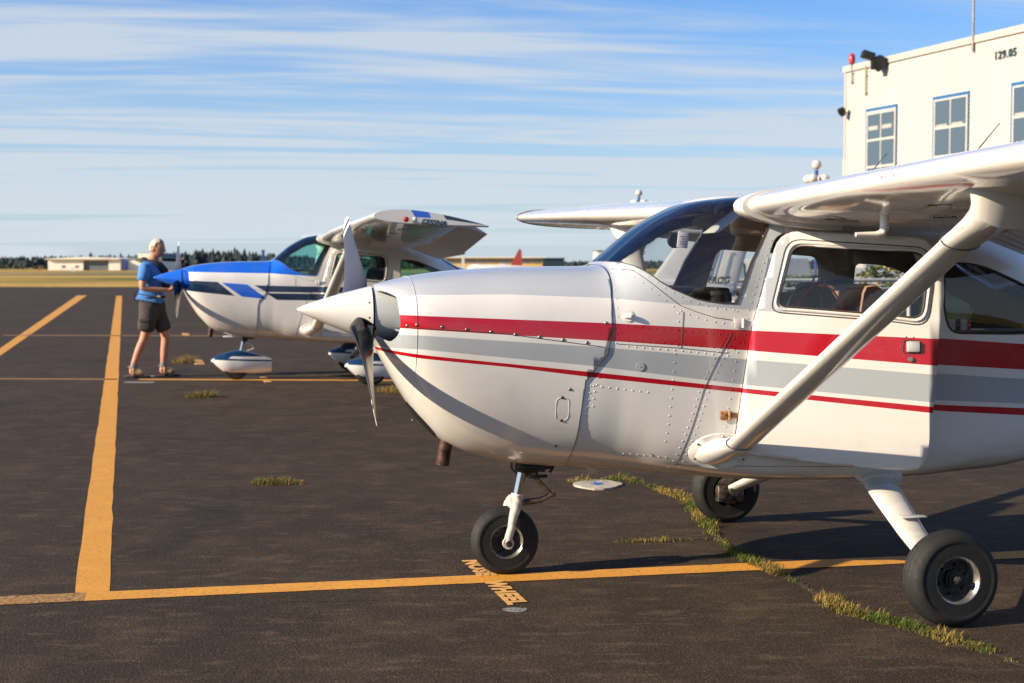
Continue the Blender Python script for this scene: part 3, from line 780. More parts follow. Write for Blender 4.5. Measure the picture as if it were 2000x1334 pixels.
def build_prop(root, hub, R0, alpha, mats, side_up=-1):
    """blade axis: upper blade points to t*side_up, alpha above horizontal"""
    pr = empty('propeller', V(*hub), 0, parent=root)
    for sgn in (1, -1):
        rad = V(0, side_up*math.cos(alpha)*sgn, math.sin(alpha)*sgn)
        tan_ = V(0, -side_up*math.sin(alpha)*sgn, math.cos(alpha)*sgn)      # LE to TE inside the disc for the far upper blade
        bm = bmesh.new(); rings = []; n = 16; K = 26; tips = []
        for i in range(K+1):
            f = i/K; rho = .085+(R0-.085)*f
            beta = math.atan(1.42/(2*math.pi*max(rho, .16)))
            c = .072+.098*math.sin(min(1, f/.20)*math.pi/2)**1.2
            c *= 1-.50*max(0, (f-.12)/.88)**1.15
            if f > .93: c *= math.sqrt(max(0, 1-((f-.93)/.07)**2))*.98+.02
            th = .052*(1-min(1, f/.35))**1.2+.020*(1-f)+.006
            if f > .93: th *= .6
            cd = (Vector((1, 0, 0))*math.sin(beta)+tan_*math.cos(beta)).normalized(); td = rad.cross(cd).normalized()
            cen = rad*rho-cd*c*.06
            rings.append([bm.verts.new(cen+cd*(c/2*math.cos(2*math.pi*k/n))+td*(th/2*math.sin(2*math.pi*k/n)*(1-.35*math.cos(2*math.pi*k/n)))) for k in range(n)])
        for i in range(K):
            for j in range(n):
                fc = bm.faces.new((rings[i][j], rings[i][(j+1) % n], rings[i+1][(j+1) % n], rings[i+1][j]))
                f = i/K
                fc.normal_update(); back = j < n//2
                fc.material_index = 2 if back else (1 if (f > .90 or .82 < f <= .87) else 0)
        bm.faces.new(rings[0]); fc = bm.faces.new(rings[-1][::-1]); fc.material_index = 1
        bmesh.ops.recalc_face_normals(bm, faces=bm.faces)
        mesh_bm('blade', bm, mats, pr, autos=50)
    return pr
def build_spinner(root, s0, s1, zc0, zc1, r, mat, n=40):
    bm = bmesh.new(); rings = []; K = 22
    for i in range(K+1):
        f = i/K; s = s0+(s1-s0)*f; rr = r*(1-f**1.55)**.86 if i < K else .004
        rr = r*((1-f)*.80+.20*math.sqrt(max(0, 1-f*f)))
        if i == K: rr = .003
        zc = zc0+(zc1-zc0)*f
        rings.append([bm.verts.new(V(s, rr*math.cos(2*math.pi*k/n), zc+rr*math.sin(2*math.pi*k/n))) for k in range(n)])
    for i in range(K):
        for j in range(n): bm.faces.new((rings[i][j], rings[i][(j+1) % n], rings[i+1][(j+1) % n], rings[i+1][j]))
    bm.faces.new(rings[0]); bm.faces.new(rings[-1][::-1])
    bmesh.ops.recalc_face_normals(bm, faces=bm.faces)
    return skin_part('spinner', bm, [mat], root, sharp=60)

def seat(root, s, t, mat, headrest=True, z0=.62):
    e = empty('seat', V(s, t, z0), 0, parent=root)
    bm = bmesh.new(); add_box(bm, Vector((.0, 0, .12)), (.46, .44, .14), bevel=.045); mesh_bm('seat_cushion', bm, mat, e, autos=60)
    rot = Matrix.Rotation(R(14), 3, 'Y')
    bm = bmesh.new(); add_box(bm, Vector((.22, 0, .50)), (.15, .42, .74), rot, bevel=.06); mesh_bm('seat_back', bm, mat, e, autos=60)
    if headrest:
        bm = bmesh.new(); add_box(bm, Vector((.355, 0, .79)), (.10, .27, .17), rot, bevel=.045); mesh_bm('headrest', bm, mat, e, autos=60)
    return e

# ------------------------------------------------------------------ the aircraft builder
def aircraft(label, loc, yaw, sc, cfg):
    root = empty('light_aircraft', loc, yaw, label, 'airplane', 'high wing light aircraft parked nose left on the apron')
    root.scale = (sc, sc, sc)
    Mb = cfg['body']; G = cfg['glass']
    ss = [-.665, -.655, -.64, -.62, -.60]+[-.57+.03*k for k in range(44)]+[.74+.045*k for k in range(32)]+[2.2+.1*k for k in range(17)]+[3.9+.31*k for k in range(11)]
    ss = sorted(set(round(min(x, 7.0), 4) for x in ss))
    base = loft_bm(ss, True)
    cut_poly(base, P_cowl)
    cowl = base.copy(); keep_poly(cowl, P_cowl, True); keep_poly(base, P_cowl, False)
    # ---- cowling: two air inlets in the nose bowl
    for sd in (1, -1):
        q = rounded([(-sd*.050, 1.240), (-sd*.270, 1.205), (-sd*.352, 1.255), (-sd*.358, 1.34), (-sd*.305, 1.425), (-sd*.190, 1.450), (-sd*.050, 1.452)], [.01, .05, .05, .05, .06, .03, .01], 4)
        cut_poly(cowl, q, sd, (1, 2))
        keep_poly(cowl, q, False, sd, (1, 2), extra=lambda c: c.x < -.45)
    cw = skin_part('cowling', cowl, [Mb, cfg['duct']], root, thick=.012, off=.006, sharp=50)
    # inner neck behind the spinner, duct floor and dark engine behind
    nb = lathe('nose_neck', [(.128, -.672), (.134, -.66), (.134, -.40)], cfg['duct'], cw, 40, Matrix.Translation((0, 0, 1.338)) @ Matrix.Rotation(-math.pi/2, 4, 'Z'), cap0=True); pcpart(nb)
    for sd in (1, -1):
        bm = bmesh.new(); add_box(bm, Vector((-.50, -sd*.215, 1.262)), (.15, .19, .008)); o = mesh_bm('inlet_floor', bm, cfg['duct'], cw); pcpart(o)
    bm = bmesh.new(); add_box(bm, Vector((-.42, 0, 1.31)), (.02, .64, .22)); pcpart(mesh_bm('engine_baffle', bm, cfg['duct'], cw))
    # black seal gap between spinner and bowl
    bm = bmesh.new(); add_lathe(bm, [(.10, -.712), (.120, -.712), (.120, -.66)], 36, Matrix.Translation((0, 0, 1.338)) @ Matrix.Rotation(-math.pi/2, 4, 'Z')); mesh_bm('spinner_gap', bm, M_black, cw)
    # lower intake box / chin
    bm = bmesh.new()
    for k in range(9):
        f = k/8; s_ = -.50+.13*f; a, n_ = on_skin(s_, par(s_)[2]+.03, 1)
    # ---- exhaust
    bm = bmesh.new(); add_tube(bm, [V(-.29, .05, .80), V(-.315, .05, .66), V(-.33, .05, .575)], [.033, .033, .034], 16, caps=False); add_tube(bm, [V(-.29, .05, .80), V(-.315, .05, .66), V(-.329, .05, .578)], [.029]*3, 16)
    mesh_bm('exhaust_pipe', bm, M_rust, root, autos=60)
    # ---- fuselage, windshield, windows, doors
    cut_poly(base, P_ws); ws = base.copy(); keep_poly(ws, P_ws, True); keep_poly(base, P_ws, False)
    cut_poly(base, P_rear); cut_poly(base, P_back)
    for sd in (1, -1): cut_poly(base, P_door, sd)
    gr = base.copy(); keep_poly(gr, P_rear, True); keep_poly(base, P_rear, False)
    gb = base.copy(); keep_poly(gb, P_back, True); keep_poly(base, P_back, False)
    doors = {}
    for sd in (1, -1):
        d = base.copy(); keep_poly(d, P_door, True, sd); doors[sd] = d
    keep_poly(base, P_door, False)
    fus = skin_part('fuselage', base, [Mb, M_interior], root, thick=.028, sharp=55)
    skin_part('windshield', ws, [G], root, off=-.004)
    skin_part('rear_window', gb, [G], root, off=-.006)
    # split rear side glass per side
    for sd in (1, -1):
        g_ = gr.copy(); bmesh.ops.delete(g_, geom=[f for f in g_.faces if -sd*f.calc_center_median().y < 0], context='FACES')
        skin_part('side_window', g_, [G], root, off=-.008)
        bm = bmesh.new(); add_tube(bm, ring_on_skin(P_rear, sd, .0), .005, 6, closed=True); mesh_bm('window_seal', bm, M_seam, fus)
    gr.free()
    for sd in (1, -1):
        d = doors[sd]
        cut_poly(d, P_pane, sd); pane = d.copy(); keep_poly(pane, P_pane, True, sd); keep_poly(d, P_pane, False, sd)
        ang = cfg['door'] if sd == 1 else 0
        hx, ht = 1.05, .535
        holder = empty('cabin_door', V(hx, ht*sd, 1.07), 0, parent=root)
        holder.rotation_mode = 'QUATERNION'; holder.rotation_quaternion = Matrix.Rotation(-ang*sd, 4, Vector((.16, 0, 1)).normalized()).to_quaternion()
        off = Matrix.Translation(-V(hx, ht*sd, 1.07))
        def place(o):
            o.matrix_parent_inverse = Matrix(); o.data.transform(off); return o
        dd = place(skin_part('door_panel', d, [cfg['doorpaint'], cfg['doorin']], holder, thick=.022, off=.004, sharp=50))
        place(skin_part('door_window', pane, [G], holder, off=-.006))
        bm = bmesh.new(); seam(bm, P_win, sd, .0028, True, .0045); add_tube(bm, ring_on_skin(P_pane, sd, .002), .0055, 6, closed=True)
        place(mesh_bm('window_frame', bm, M_seam, holder))
        # raised window surround
        bm = bmesh.new(); add_tube(bm, ring_on_skin([( (a[0]*.5+b[0]*.5), (a[1]*.5+b[1]*.5)) for a, b in zip(P_win, P_pane)], sd, .003), .011, 8, closed=True, ry=.006)
        wf = place(mesh_bm('window_surround', bm, cfg['plain'], holder, smooth=True)); pcpart(wf)
        if sd == 1:
            # handle in its recess, lock
            hd = Matrix.Translation(-V(hx, ht, 0))
            c, n_ = on_skin(1.882, 1.180, 1, .012); bm = bmesh.new(); add_box(bm, c, (.062, .016, .052), bevel=.006)
            place(mesh_bm('door_handle', bm, M_alu, holder, autos=40))
            bm = bmesh.new(); q = rounded([(1.838, 1.212), (1.918, 1.206), (1.916, 1.146), (1.834, 1.150)], .012, 3); add_tube(bm, ring_on_skin(q, 1, .005), .0028, 5, closed=True); place(mesh_bm('handle_recess', bm, M_seam, holder))
            c, n_ = on_skin(1.868, 1.120, 1, .004); bm = bmesh.new(); add_tube(bm, [c, c+n_*.010], .012, 12); place(mesh_bm('door_lock', bm, M_rim, holder, autos=40))
            bm = bmesh.new()
            for a, b in ((1.825, 1.178), (1.85, 1.226), (1.885, 1.224), (1.94, 1.165), (1.955, 1.163), (1.838, 1.135), (1.865, 1.134)):
                c, n_ = on_skin(a, b, 1, .004); add_dome(bm, c, n_, .004, .002)
            tag(place(mesh_bm('screws', bm, M_steel, holder)), kind='stuff')
        # hinges on the fuselage side
        for hz_, hs in ((1.295, 1.075), (.845, 1.010)):
            c, n_ = on_skin(hs+.0, hz_, sd, .006); bm = bmesh.new(); add_tube(bm, [c-Vector((0, 0, .022)), c+Vector((0, 0, .022))], .009, 8)
            add_box(bm, c+Vector((.035, 0, 0)), (.075, .006, .026), bevel=.002); add_box(bm, c+Vector((-.022, 0, 0)), (.05, .005, .045), bevel=.002)
            pcpart(mesh_bm('door_hinge', bm, cfg['plain'] if hz_ > 1 or not cfg['detail'] else M_rusthinge, root, autos=40))
    # ---- seams, rivets, screws on the skin
    bm = bmesh.new()
    for sd in (1, -1):
        seam(bm, [(-.56, 1.286), (-.097, 1.253), (.383, 1.186), (.423, 1.18)][0:3], sd, .0017, off=.0065)
        seam(bm, [(.485, 1.56), (.56, 1.552), (.62, 1.50), (.693, 1.437), (.76, 1.385), (.842, 1.352), (.93, 1.325), (1.021, 1.311)], sd, .0016)
        seam(bm, [(.778, 1.352), (.764, 1.177)], sd, .0013); seam(bm, [(.45, 1.20), (.764, 1.177), (1.0, 1.15)], sd, .0013)
        seam(bm, [(1.021, 1.249), (.95, 1.12), (.881, .976), (.80, .70), (.77, .56)], sd, .0016)
        seam(bm, [(.78, .595), (1.3, .585), (1.7, .572)], sd, .0013)
    tag(mesh_bm('panel_seams', bm, M_seam, fus), kind='stuff')
    bm = bmesh.new()
    for sd in (1, -1): add_tube(bm, ring_on_skin(densify(P_cowl[3:13], .02), sd, .0), .0045, 5)
    mesh_bm('cowl_gap', bm, M_seam, fus)
    bm = bmesh.new()
    add_ring = [(s_, None) for s_ in (-.505,)]
    for s_ in (-.505,):
        pr_ = section(s_); add_tube(bm, [p+Vector((0, 0, 0))+((p-Vector((s_, 0, 1.25))).normalized()*.0065) for p in pr_], .0025, 5, closed=True)
    pcpart(mesh_bm('bowl_flange', bm, Mb, cw))
    if cfg['detail']:
        bm = bmesh.new()
        for sd in (1, -1):
            rv = lambda P, sp=.032, r=.0042: rivets(bm, P, sp, sd, r)
            rv([(.47, 1.535), (.545, 1.527), (.60, 1.485), (.675, 1.42), (.745, 1.365), (.83, 1.33), (.92, 1.305), (1.02, 1.292)], .045)
            rv([(.50, 1.575), (.60, 1.540), (.70, 1.463), (.80, 1.408), (.92, 1.372), (1.03, 1.36)], .045)
            rv([(.462, 1.50), (.452, 1.30), (.442, 1.205)], .043)
            rv([(.50, 1.285), (.75, 1.262), (1.03, 1.235)], .036); rv([(.50, 1.215), (.75, 1.198), (1.03, 1.170)], .036)
            rv([(.50, 1.188), (.76, 1.165), (1.0, 1.138)], .04)
            rv([(.752, 1.345), (.745, 1.19)], .036); rv([(.735, 1.15), (.72, .98), (.70, .72)], .045)
            rv([(.32, 1.0), (.305, .86), (.30, .70), (.292, .62)], .035); rv([(.36, 1.04), (.34, .98), (.335, .9)], .035)
            rv([(.335, 1.0), (.45, .985), (.60, .965)], .04)
            for dx in (-.022, .024): rv([(1.005+dx, 1.22), (.95+dx, 1.12), (.881+dx, .976), (.80+dx, .70), (.775+dx, .58)], .036)
            rv([(1.195, 1.72), (1.12, 1.55), (1.045, 1.36), (1.015, 1.25)], .036); rv([(1.235, 1.70), (1.17, 1.55), (1.105, 1.36), (1.08, 1.20)], .042)
            rv([(1.055, 1.20), (1.02, .98), (.985, .76), (.975, .70)], .045)
            rv([(.30, .595), (.55, .578), (.80, .56)], .034); rv([(.42, .655), (.55, .65), (.72, .635)], .034); rv([(1.06, .64), (1.24, .625)], .05)
            rv([(2.10, 1.215), (2.6, 1.19), (3.2, 1.17)], .036)
            for zz in (1.185, 1.165): rv([(2.10, zz), (2.6, zz-.04), (3.2, zz-.06)], .034)
            rv([(2.08, 1.05), (2.6, 1.015), (3.2, 1.0)], .036); rv([(2.08, 1.015), (2.6, .985), (3.2, .97)], .036)
            rv([(2.12, .82), (2.6, .79), (3.2, .78)], .05); rv([(2.12, .80), (2.10, .60)], .04); rv([(2.15, .585), (2.6, .60), (3.2, .66)], .04)
            rv([(2.66, 1.2), (2.66, .62)], .04)
            rivets(bm, [(-.455, 1.235), (-.05, 1.205), (.38, 1.158)], .045, sd, .0042, .0026)
            rivets(bm, [(-.475, 1.22), (-.475, .80)], .05, sd, .004, .0024); rivets(bm, [(.10, 1.02), (.07, .78), (.05, .70)], .055, sd, .004, .0024)
            rivets(bm, [(-.455, 1.38), (-.46, 1.46)], .05, sd, .004, .0024)
        for s_ in (1.30, 1.34): pass
        # roof row
        o = pcpart(mesh_bm('rivets', bm, Mb, fus)); tag(o, kind='stuff')
        for v in o.data.vertices: pass
        # quarter-turn screws along the cowl split line
        for (a, b) in ((-.548, 1.292), (-.505, 1.296), (-.39, 1.286), (-.275, 1.274), (-.16, 1.262), (-.045, 1.249), (.07, 1.237), (.185, 1.222), (.30, 1.208), (.395, 1.30), (.22, .985), (.185, .70)):
            p, n_ = on_skin(a, b, 1, .006); bm = bmesh.new(); add_dome(bm, p, n_, .0085, .004); mesh_bm('screw', bm, M_steel, cw, smooth=True)
        for (a, b) in ((.186, .945), (.190, .832)):
            p, n_ = on_skin(a, b, 1, .006); bm = bmesh.new(); add_dome(bm, p, n_, .008, .004); mesh_bm('screw', bm, M_rust, cw, smooth=True)
        bm = bmesh.new(); q = rounded([(.157, .945), (.218, .945), (.222, .832), (.160, .832)], .028, 5); add_tube(bm, ring_on_skin(q, 1, .0060), .0014, 5, closed=True); pcpart(mesh_bm('oil_door', bm, Mb, cw))
        # air vent scoop and static port
        p, n_ = on_skin(.505, 1.333, 1); bm = bmesh.new(); add_tube(bm, [p+n_*.0, p+n_*.004], .028, 16); add_tube(bm, [p-Vector((.014, 0, 0)), p+n_*.012-Vector((.004, 0, 0)), p+n_*.020+Vector((.014, 0, -.004))], [.012, .014, .013], 12)
        pcpart(mesh_bm('fresh_air_vent', bm, M_white, root, autos=60))
        p, n_ = on_skin(.56, 1.09, 1); bm = bmesh.new(); add_tube(bm, [p+n_*.0, p+n_*.003], .021, 16); add_tube(bm, [p+n_*.003, p+n_*.0045], .004, 8)
        pcpart(mesh_bm('static_port', bm, M_red_pl, root, autos=60))
        # lower air intake shadow slot on the chin and its lip
        bm = bmesh.new(); pts = [V(-.515+.016*k, .13+.004*k, par(-.515+.016*k)[1]+.018) for k in range(8)]
    # chin intake: dark slot
    bm = bmesh.new(); rings = []
    for k in range(10):
        f = k/9; s_ = -.500+.155*f; z_ = par(s_)[1]; wv = .115*math.sin(math.pi*(.12+.76*f))**.6
        rings.append((V(s_-.004, wv, z_+.004), V(s_-.012, 0, z_-.006), V(s_-.004, -wv, z_+.004)))
    vs = [[bm.verts.new(p) for p in r_] for r_ in rings]
    for i in range(9):
        for j in range(2): bm.faces.new((vs[i][j], vs[i][j+1], vs[i+1][j+1], vs[i+1][j]))
    mesh_bm('chin_intake', bm, M_black, cw)
    # ---- spinner and propeller
    build_spinner(root, -.682, -1.045, 1.338, 1.361, .137, cfg['spinner'])
    build_prop(root, (-.735, 0, 1.345), .87, R(34), cfg['blade'])
    # blade cut-outs, dark pads on the spinner at each blade root
    for sgn in (1, -1):
        al = R(34); ca, sa = math.cos(al), math.sin(al)
        rad = V(0, -ca*sgn, sa*sgn); tg = V(0, sa*sgn, ca*sgn); c = Vector((-.735, 0, 1.345))
        bm = bmesh.new()
        pts = []
        for k in range(20):
            a = 2*math.pi*k/20; x = .060*math.cos(a)*(1 if math.cos(a) > 0 else .62)+.008; y = .046*math.sin(a)*(1-.25*math.cos(a))
            rs = .137*((1-max(0, min(1, (-.682-(-.735+x))/.363)))*.86+.14)
            hgt = math.sqrt(max(0, rs*rs-y*y))
            pts.append(bm.verts.new(c+Vector((x, 0, 0))+tg*y+rad*(hgt+.0015)))
        pts2 = [bm.verts.new(v.co+(rad*.003)) for v in pts]
        for k in range(20): bm.faces.new((pts[k], pts[(k+1) % 20], pts2[(k+1) % 20], pts2[k]))
        cc = bm.verts.new(c+rad*.122)
        for k in range(20): bm.faces.new((pts2[k], pts2[(k+1) % 20], cc))
        mesh_bm('blade_opening', bm, M_black, root)
    if cfg['detail']:
        for (f, a) in ((.05, 25), (.05, -8), (.28, 28), (.30, -22), (.06, -48), (.12, -60)):
            rr = .137*((1-f)*.86+.14*math.sqrt(1-f*f)); s_ = -.682-.363*f; a = R(a)
            n_ = V(-.3, math.cos(a), math.sin(a)).normalized(); p = V(s_, rr*math.cos(a), 1.338+.023*f+rr*math.sin(a))
            bm = bmesh.new(); add_dome(bm, p, n_, .0055, .002); mesh_bm('screw', bm, M_rust, root)
    # ---- wings and struts
    for sd in (1, -1):
        wo, tip = build_wing(root, sd, cfg['wing'], cfg['tip'], cfg)
        build_strut(root, sd, cfg['plain'])
        if sd == 1 or True:
            c = V(1.55, 5.475*sd, wing_pt(5.4*sd, .25, True).z*.5+wing_pt(5.4*sd, .25, False).z*.5-.03)
            bm = bmesh.new(); add_tube(bm, [c, c+V(0, .03*sd, 0), c+V(0, .045*sd, 0)], [.028, .026, .012], 12)
            mesh_bm('navigation_light', bm, M_navred if sd == 1 else M_navgreen, tip, autos=50)
            c = c+V(.085, 0, 0); bm = bmesh.new(); add_tube(bm, [c, c+V(0, .03*sd, 0), c+V(0, .04*sd, 0)], [.026, .024, .012], 12)
            mesh_bm('strobe_light', bm, M_lens, tip, autos=50)
        if cfg['detail']:
            xs_ = [1-math.cos(math.pi/2*k/16) for k in range(17)]
            loop = [wing_pt(5.33*sd, x, True) for x in xs_[::-1]]+[wing_pt(5.33*sd, x, False) for x in xs_[1:]]
            tube('tip_edge_strip', loop, .007, M_tipred, tip, 6)
        if cfg.get('tiptext') and sd == 1:
            c = V(1.70, 5.4615, 1.936); Mx = Matrix(((math.cos(R(5)), 0, 0, c.x), (0, 0, -1, c.y), (-math.sin(R(5)), 1, 0, c.z-.01), (0, 0, 0, 1)))
            text_mesh('lettering', cfg['tiptext'], .070, M_lettering, tip, Mx, .0015, shear=.25, bold=.002)
    # ---- tail
    def surf(name, root_pts, tip_pts, y0, y1, mat, vertical=False, par_=None):
        bm = bmesh.new(); rings = []
        for f in (0, .5, .96, 1.0):
            le = Vector(root_pts[0]).lerp(Vector(tip_pts[0]), f); te = Vector(root_pts[1]).lerp(Vector(tip_pts[1]), f)
            c = (te-le).length; sh = .055 if f < .99 else .03
            loop = []
            for k in range(24):
                a = 2*math.pi*k/24; x = (1+math.cos(a))/2; yy = c*sh*math.sin(a)*(1-x*.55+.1)
                p = te.lerp(le, 1-x) if False else le.lerp(te, 1-x)
                loop.append(p+(Vector((0, yy, 0)) if vertical else Vector((0, 0, yy))))
            rings.append([bm.verts.new(p) for p in loop])
        for i in range(len(rings)-1):
            for j in range(24): bm.faces.new((rings[i][j], rings[i][(j+1) % 24], rings[i+1][(j+1) % 24], rings[i+1][j]))
        bm.faces.new(rings[0]); bm.faces.new(rings[-1][::-1]); bmesh.ops.recalc_face_normals(bm, faces=bm.faces)
        return skin_part(name, bm, [mat], par_ or root, sharp=35)
    fin = surf('fin', [V(5.75, 0, 1.28), V(6.62, 0, 1.10)], [V(6.62, 0, 2.44), V(7.04, 0, 2.46)], 0, 0, cfg['fin'], True)
    surf('rudder', [V(6.635, 0, 1.10), V(7.0, 0, 1.02)], [V(7.055, 0, 2.46), V(7.42, 0, 2.46)], 0, 0, cfg['fin'], True)
    for sd in (1, -1):
        surf('stabilizer', [V(6.05, .04*sd, 1.08), V(6.62, .04*sd, 1.08)], [V(6.32, 1.70*sd, 1.08), V(6.66, 1.70*sd, 1.08)], 0, 0, cfg['plain'])
        surf('elevator', [V(6.635, .12*sd, 1.08), V(7.02, .12*sd, 1.06)], [V(6.675, 1.70*sd, 1.08), V(6.96, 1.70*sd, 1.07)], 0, 0, cfg['plain'])
    if cfg.get('reg'):
        c = V(6.47, .052, 1.268); Mx = Matrix(((1, 0, 0, c.x), (0, 0, -1, c.y-.004), (0, 1, 0, c.z), (0, 0, 0, 1)))
        text_mesh('lettering', cfg['reg'], .125, M_lettering, fin, Mx, .0015, shear=.2, bold=.003)
        bm = bmesh.new(); add_box(bm, V(6.66, .06, 1.62), (.035, .006, .34), Matrix.Rotation(R(14), 3, 'Y')); add_box(bm, V(6.60, .06, 1.455), (.15, .006, .025)); add_box(bm, V(6.72, .06, 1.79), (.07, .006, .03))
        mesh_bm('fin_emblem', bm, M_lettering, fin)
    # ---- main gear
    for sd, ws_, wt in ((1, cfg['gear'][0][0], cfg['gear'][0][1]), (-1, cfg['gear'][1][0], cfg['gear'][1][1])):
        top = V(1.825, .42*sd, .535); bot = V(ws_+.02, (wt-.11)*sd, .225)
        if sd == 1: bot = V(ws_+.03, (wt-.12), .20)
        bm = bmesh.new(); rings = []; n = 18; d = bot-top
        for f in (0, .12, .3, .6, 1.0):
            c = top.lerp(bot, f)+Vector((0, 0, -.02*math.sin(math.pi*f))); L, H = (.098-.042*f), (.036-.010*f)
            ax = Vector((1, 0, 0)); upv = d.normalized().cross(ax).normalized()
            rings.append([bm.verts.new(c+ax*(L*math.cos(2*math.pi*k/n))+upv*(H*math.sin(2*math.pi*k/n))) for k in range(n)])
        for i in range(len(rings)-1):
            for j in range(n): bm.faces.new((rings[i][j], rings[i][(j+1) % n], rings[i+1][(j+1) % n], rings[i+1][j]))
        bm.faces.new(rings[0]); bm.faces.new(rings[-1]); bmesh.ops.recalc_face_normals(bm, faces=bm.faces)
        leg = skin_part('gear_leg', bm, [cfg['plain']], root, sharp=50)
        # collar fairing where the leg leaves the belly
        bm = bmesh.new(); rings = []
        for f, L, H in ((-.16, .16, .030), (-.03, .155, .034), (.05, .118, .036), (.11, .100, .036)):
            c = top.lerp(bot, f); rings.append([bm.verts.new(c+Vector((1, 0, 0))*(L*math.cos(2*math.pi*k/n)*(1.25 if math.cos(2*math.pi*k/n) > 0 else 1))+upv*(H*math.sin(2*math.pi*k/n))) for k in range(n)])
        for i in range(len(rings)-1):
            for j in range(n): bm.faces.new((rings[i][j], rings[i][(j+1) % n], rings[i+1][(j+1) % n], rings[i+1][j]))
        bm.faces.new(rings[0]); bm.faces.new(rings[-1]); bmesh.ops.recalc_face_normals(bm, faces=bm.faces)
        skin_part('leg_fairing', bm, [cfg['plain']], root, sharp=60)
        r_ = .212; wd = .155
        w = build_wheel(root, ws_, wt*sd, r_, wd, sd, lean=R(-2.5)*sd)
        # axle and brake
        bm = bmesh.new(); add_tube(bm, [V(ws_, (wt-.16)*sd, r_), V(ws_, (wt-.02)*sd, r_)], .03, 12); mesh_bm('axle', bm, M_hub, leg, autos=50)
        if not cfg['pants']:
            bm = bmesh.new(); add_tube(bm, [V(ws_, (wt-.075)*sd, r_), V(ws_, (wt-.082)*sd, r_)], .088, 24)
            add_box(bm, V(ws_-.06, (wt-.10)*sd, r_-.02), (.07, .06, .10), bevel=.008); add_box(bm, V(ws_+.05, (wt-.09)*sd, r_-.03), (.06, .03, .09), bevel=.006)
            mesh_bm('brake', bm, M_hub, leg, autos=50)
            if sd == 1:
                c = top.lerp(bot, .48)+upv*(-.03); q = top.lerp(bot, .50)
                bm = bmesh.new(); add_box(bm, q+V(.02, .03, .015), (.13, .05, .008), bevel=.003); add_box(bm, q+V(-.0, .02, -.01), (.05, .03, .03), bevel=.004)
                pcpart(mesh_bm('step', bm, cfg['plain'], leg, autos=40))
        else: wheel_pant(root, ws_, wt*sd, r_, .52, cfg)
    # ---- nose gear
    ng = empty('nose_gear', (0, 0, 0), 0, parent=root)
    rn = .176
    if cfg['pants']:
        wheel = build_wheel(root, 0, 0, rn, .12, 1); wheel_pant(root, .01, 0, rn, .50, cfg)
        tube('oleo_strut', [V(.115, 0, .56), V(.07, 0, .36)], .021, M_chrome, ng, 16)
        bm = bmesh.new(); add_tube(bm, [V(.15, 0, .56), V(.105, 0, .50)], .034, 14); add_box(bm, V(.17, 0, .555), (.16, .09, .03), bevel=.005)
        mesh_bm('strut_collar', bm, M_dark, ng, autos=40)
        bm = bmesh.new(); add_tube(bm, [V(.12, .02, .50), V(.20, .02, .47), V(.24, .02, .41), V(.15, .02, .38)], .008, 8); pcpart(mesh_bm('torque_link', bm, M_white, ng, autos=40))
        bm = bmesh.new(); add_box(bm, V(.02, .0, .575), (.36, .16, .016), bevel=.006); pcpart(mesh_bm('nose_step', bm, M_white, root, autos=40))
    else:
        wheel = build_wheel(root, 0, 0, rn, .125, 1)
        tube('oleo_strut', [V(.100, 0, .56), V(.066, 0, .395)], .0235, M_chrome, ng, 20)
        bm = bmesh.new()
        add_tube(bm, [V(.103, 0, .575), V(.096, 0, .535), V(.093, 0, .518)], [.044, .044, .034], 18)
        add_box(bm, V(.16, .0, .548), (.16, .12, .022), bevel=.004); add_tube(bm, [V(.10, .045, .545), V(.20, .05, .535)], .012, 8); add_tube(bm, [V(.10, -.045, .545), V(.22, -.05, .53)], .012, 8)
        add_box(bm, V(.145, .0, .510), (.055, .05, .045), bevel=.006); add_tube(bm, [V(.13, .03, .50), V(.215, .035, .500)], .009, 8); add_tube(bm, [V(.20, .05, .57), V(.245, .05, .545), V(.225, .05, .52)], .008, 8)
        for k in range(5): add_tube(bm, [V(.06+.03*k, .055, .548), V(.06+.03*k, .066, .548)], .008, 6)
        add_tube(bm, [V(.04, -.02, .59), V(.05, -.06, .53), V(.10, -.05, .47)], .006, 6)
        mesh_bm('steering_collar', bm, M_dark, ng, autos=40)
        bm = bmesh.new()
        for dy in (.022, -.022):
            add_tube(bm, [V(.145, dy, .510), V(.19, dy*.9, .46), V(.248, dy*.5, .402)], [.013, .011, .010], 8)
            add_tube(bm, [V(.250, dy*.5, .400), V(.19, dy*.9, .372), V(.092, dy, .362)], [.010, .011, .014], 8)
        add_tube(bm, [V(.252, .03, .401), V(.252, -.03, .401)], .013, 10); add_tube(bm, [V(.092, .035, .362), V(.092, -.035, .362)], .013, 10); add_tube(bm, [V(.145, .035, .508), V(.145, -.035, .508)], .013, 10)
        mesh_bm('torque_link', bm, M_links, ng, autos=40)
        # fork: head casting and two arms
        fk = empty('x', (0, 0, 0), 0, parent=ng) if False else None
        bm = bmesh.new()
        add_tube(bm, [V(.069, 0, .408), V(.062, 0, .370), V(.052, 0, .330)], [.033, .036, .028], 18)
        add_box(bm, V(.040, 0, .365), (.055, .10, .05), bevel=.014)
        for dy in (.083, -.083):
            P_ = [V(.056, dy*.25, .385), V(.052, dy*.8, .372), V(.040, dy, .345), V(.026, dy*1.04, .30), V(.018, dy*1.04, .25), V(.004, dy*1.04, .205), V(0, dy*1.04, .176)]
            add_tube(bm, P_, [.022, .026, .027, .022, .020, .020, .022], 12, ry=None)
            add_tube(bm, [V(0, dy*.96, .172), V(0, dy*1.22, .172)], .029, 18)
        bmesh.ops.recalc_face_normals(bm, faces=bm.faces)
        pcpart(mesh_bm('fork', bm, M_fork, ng, autos=50))
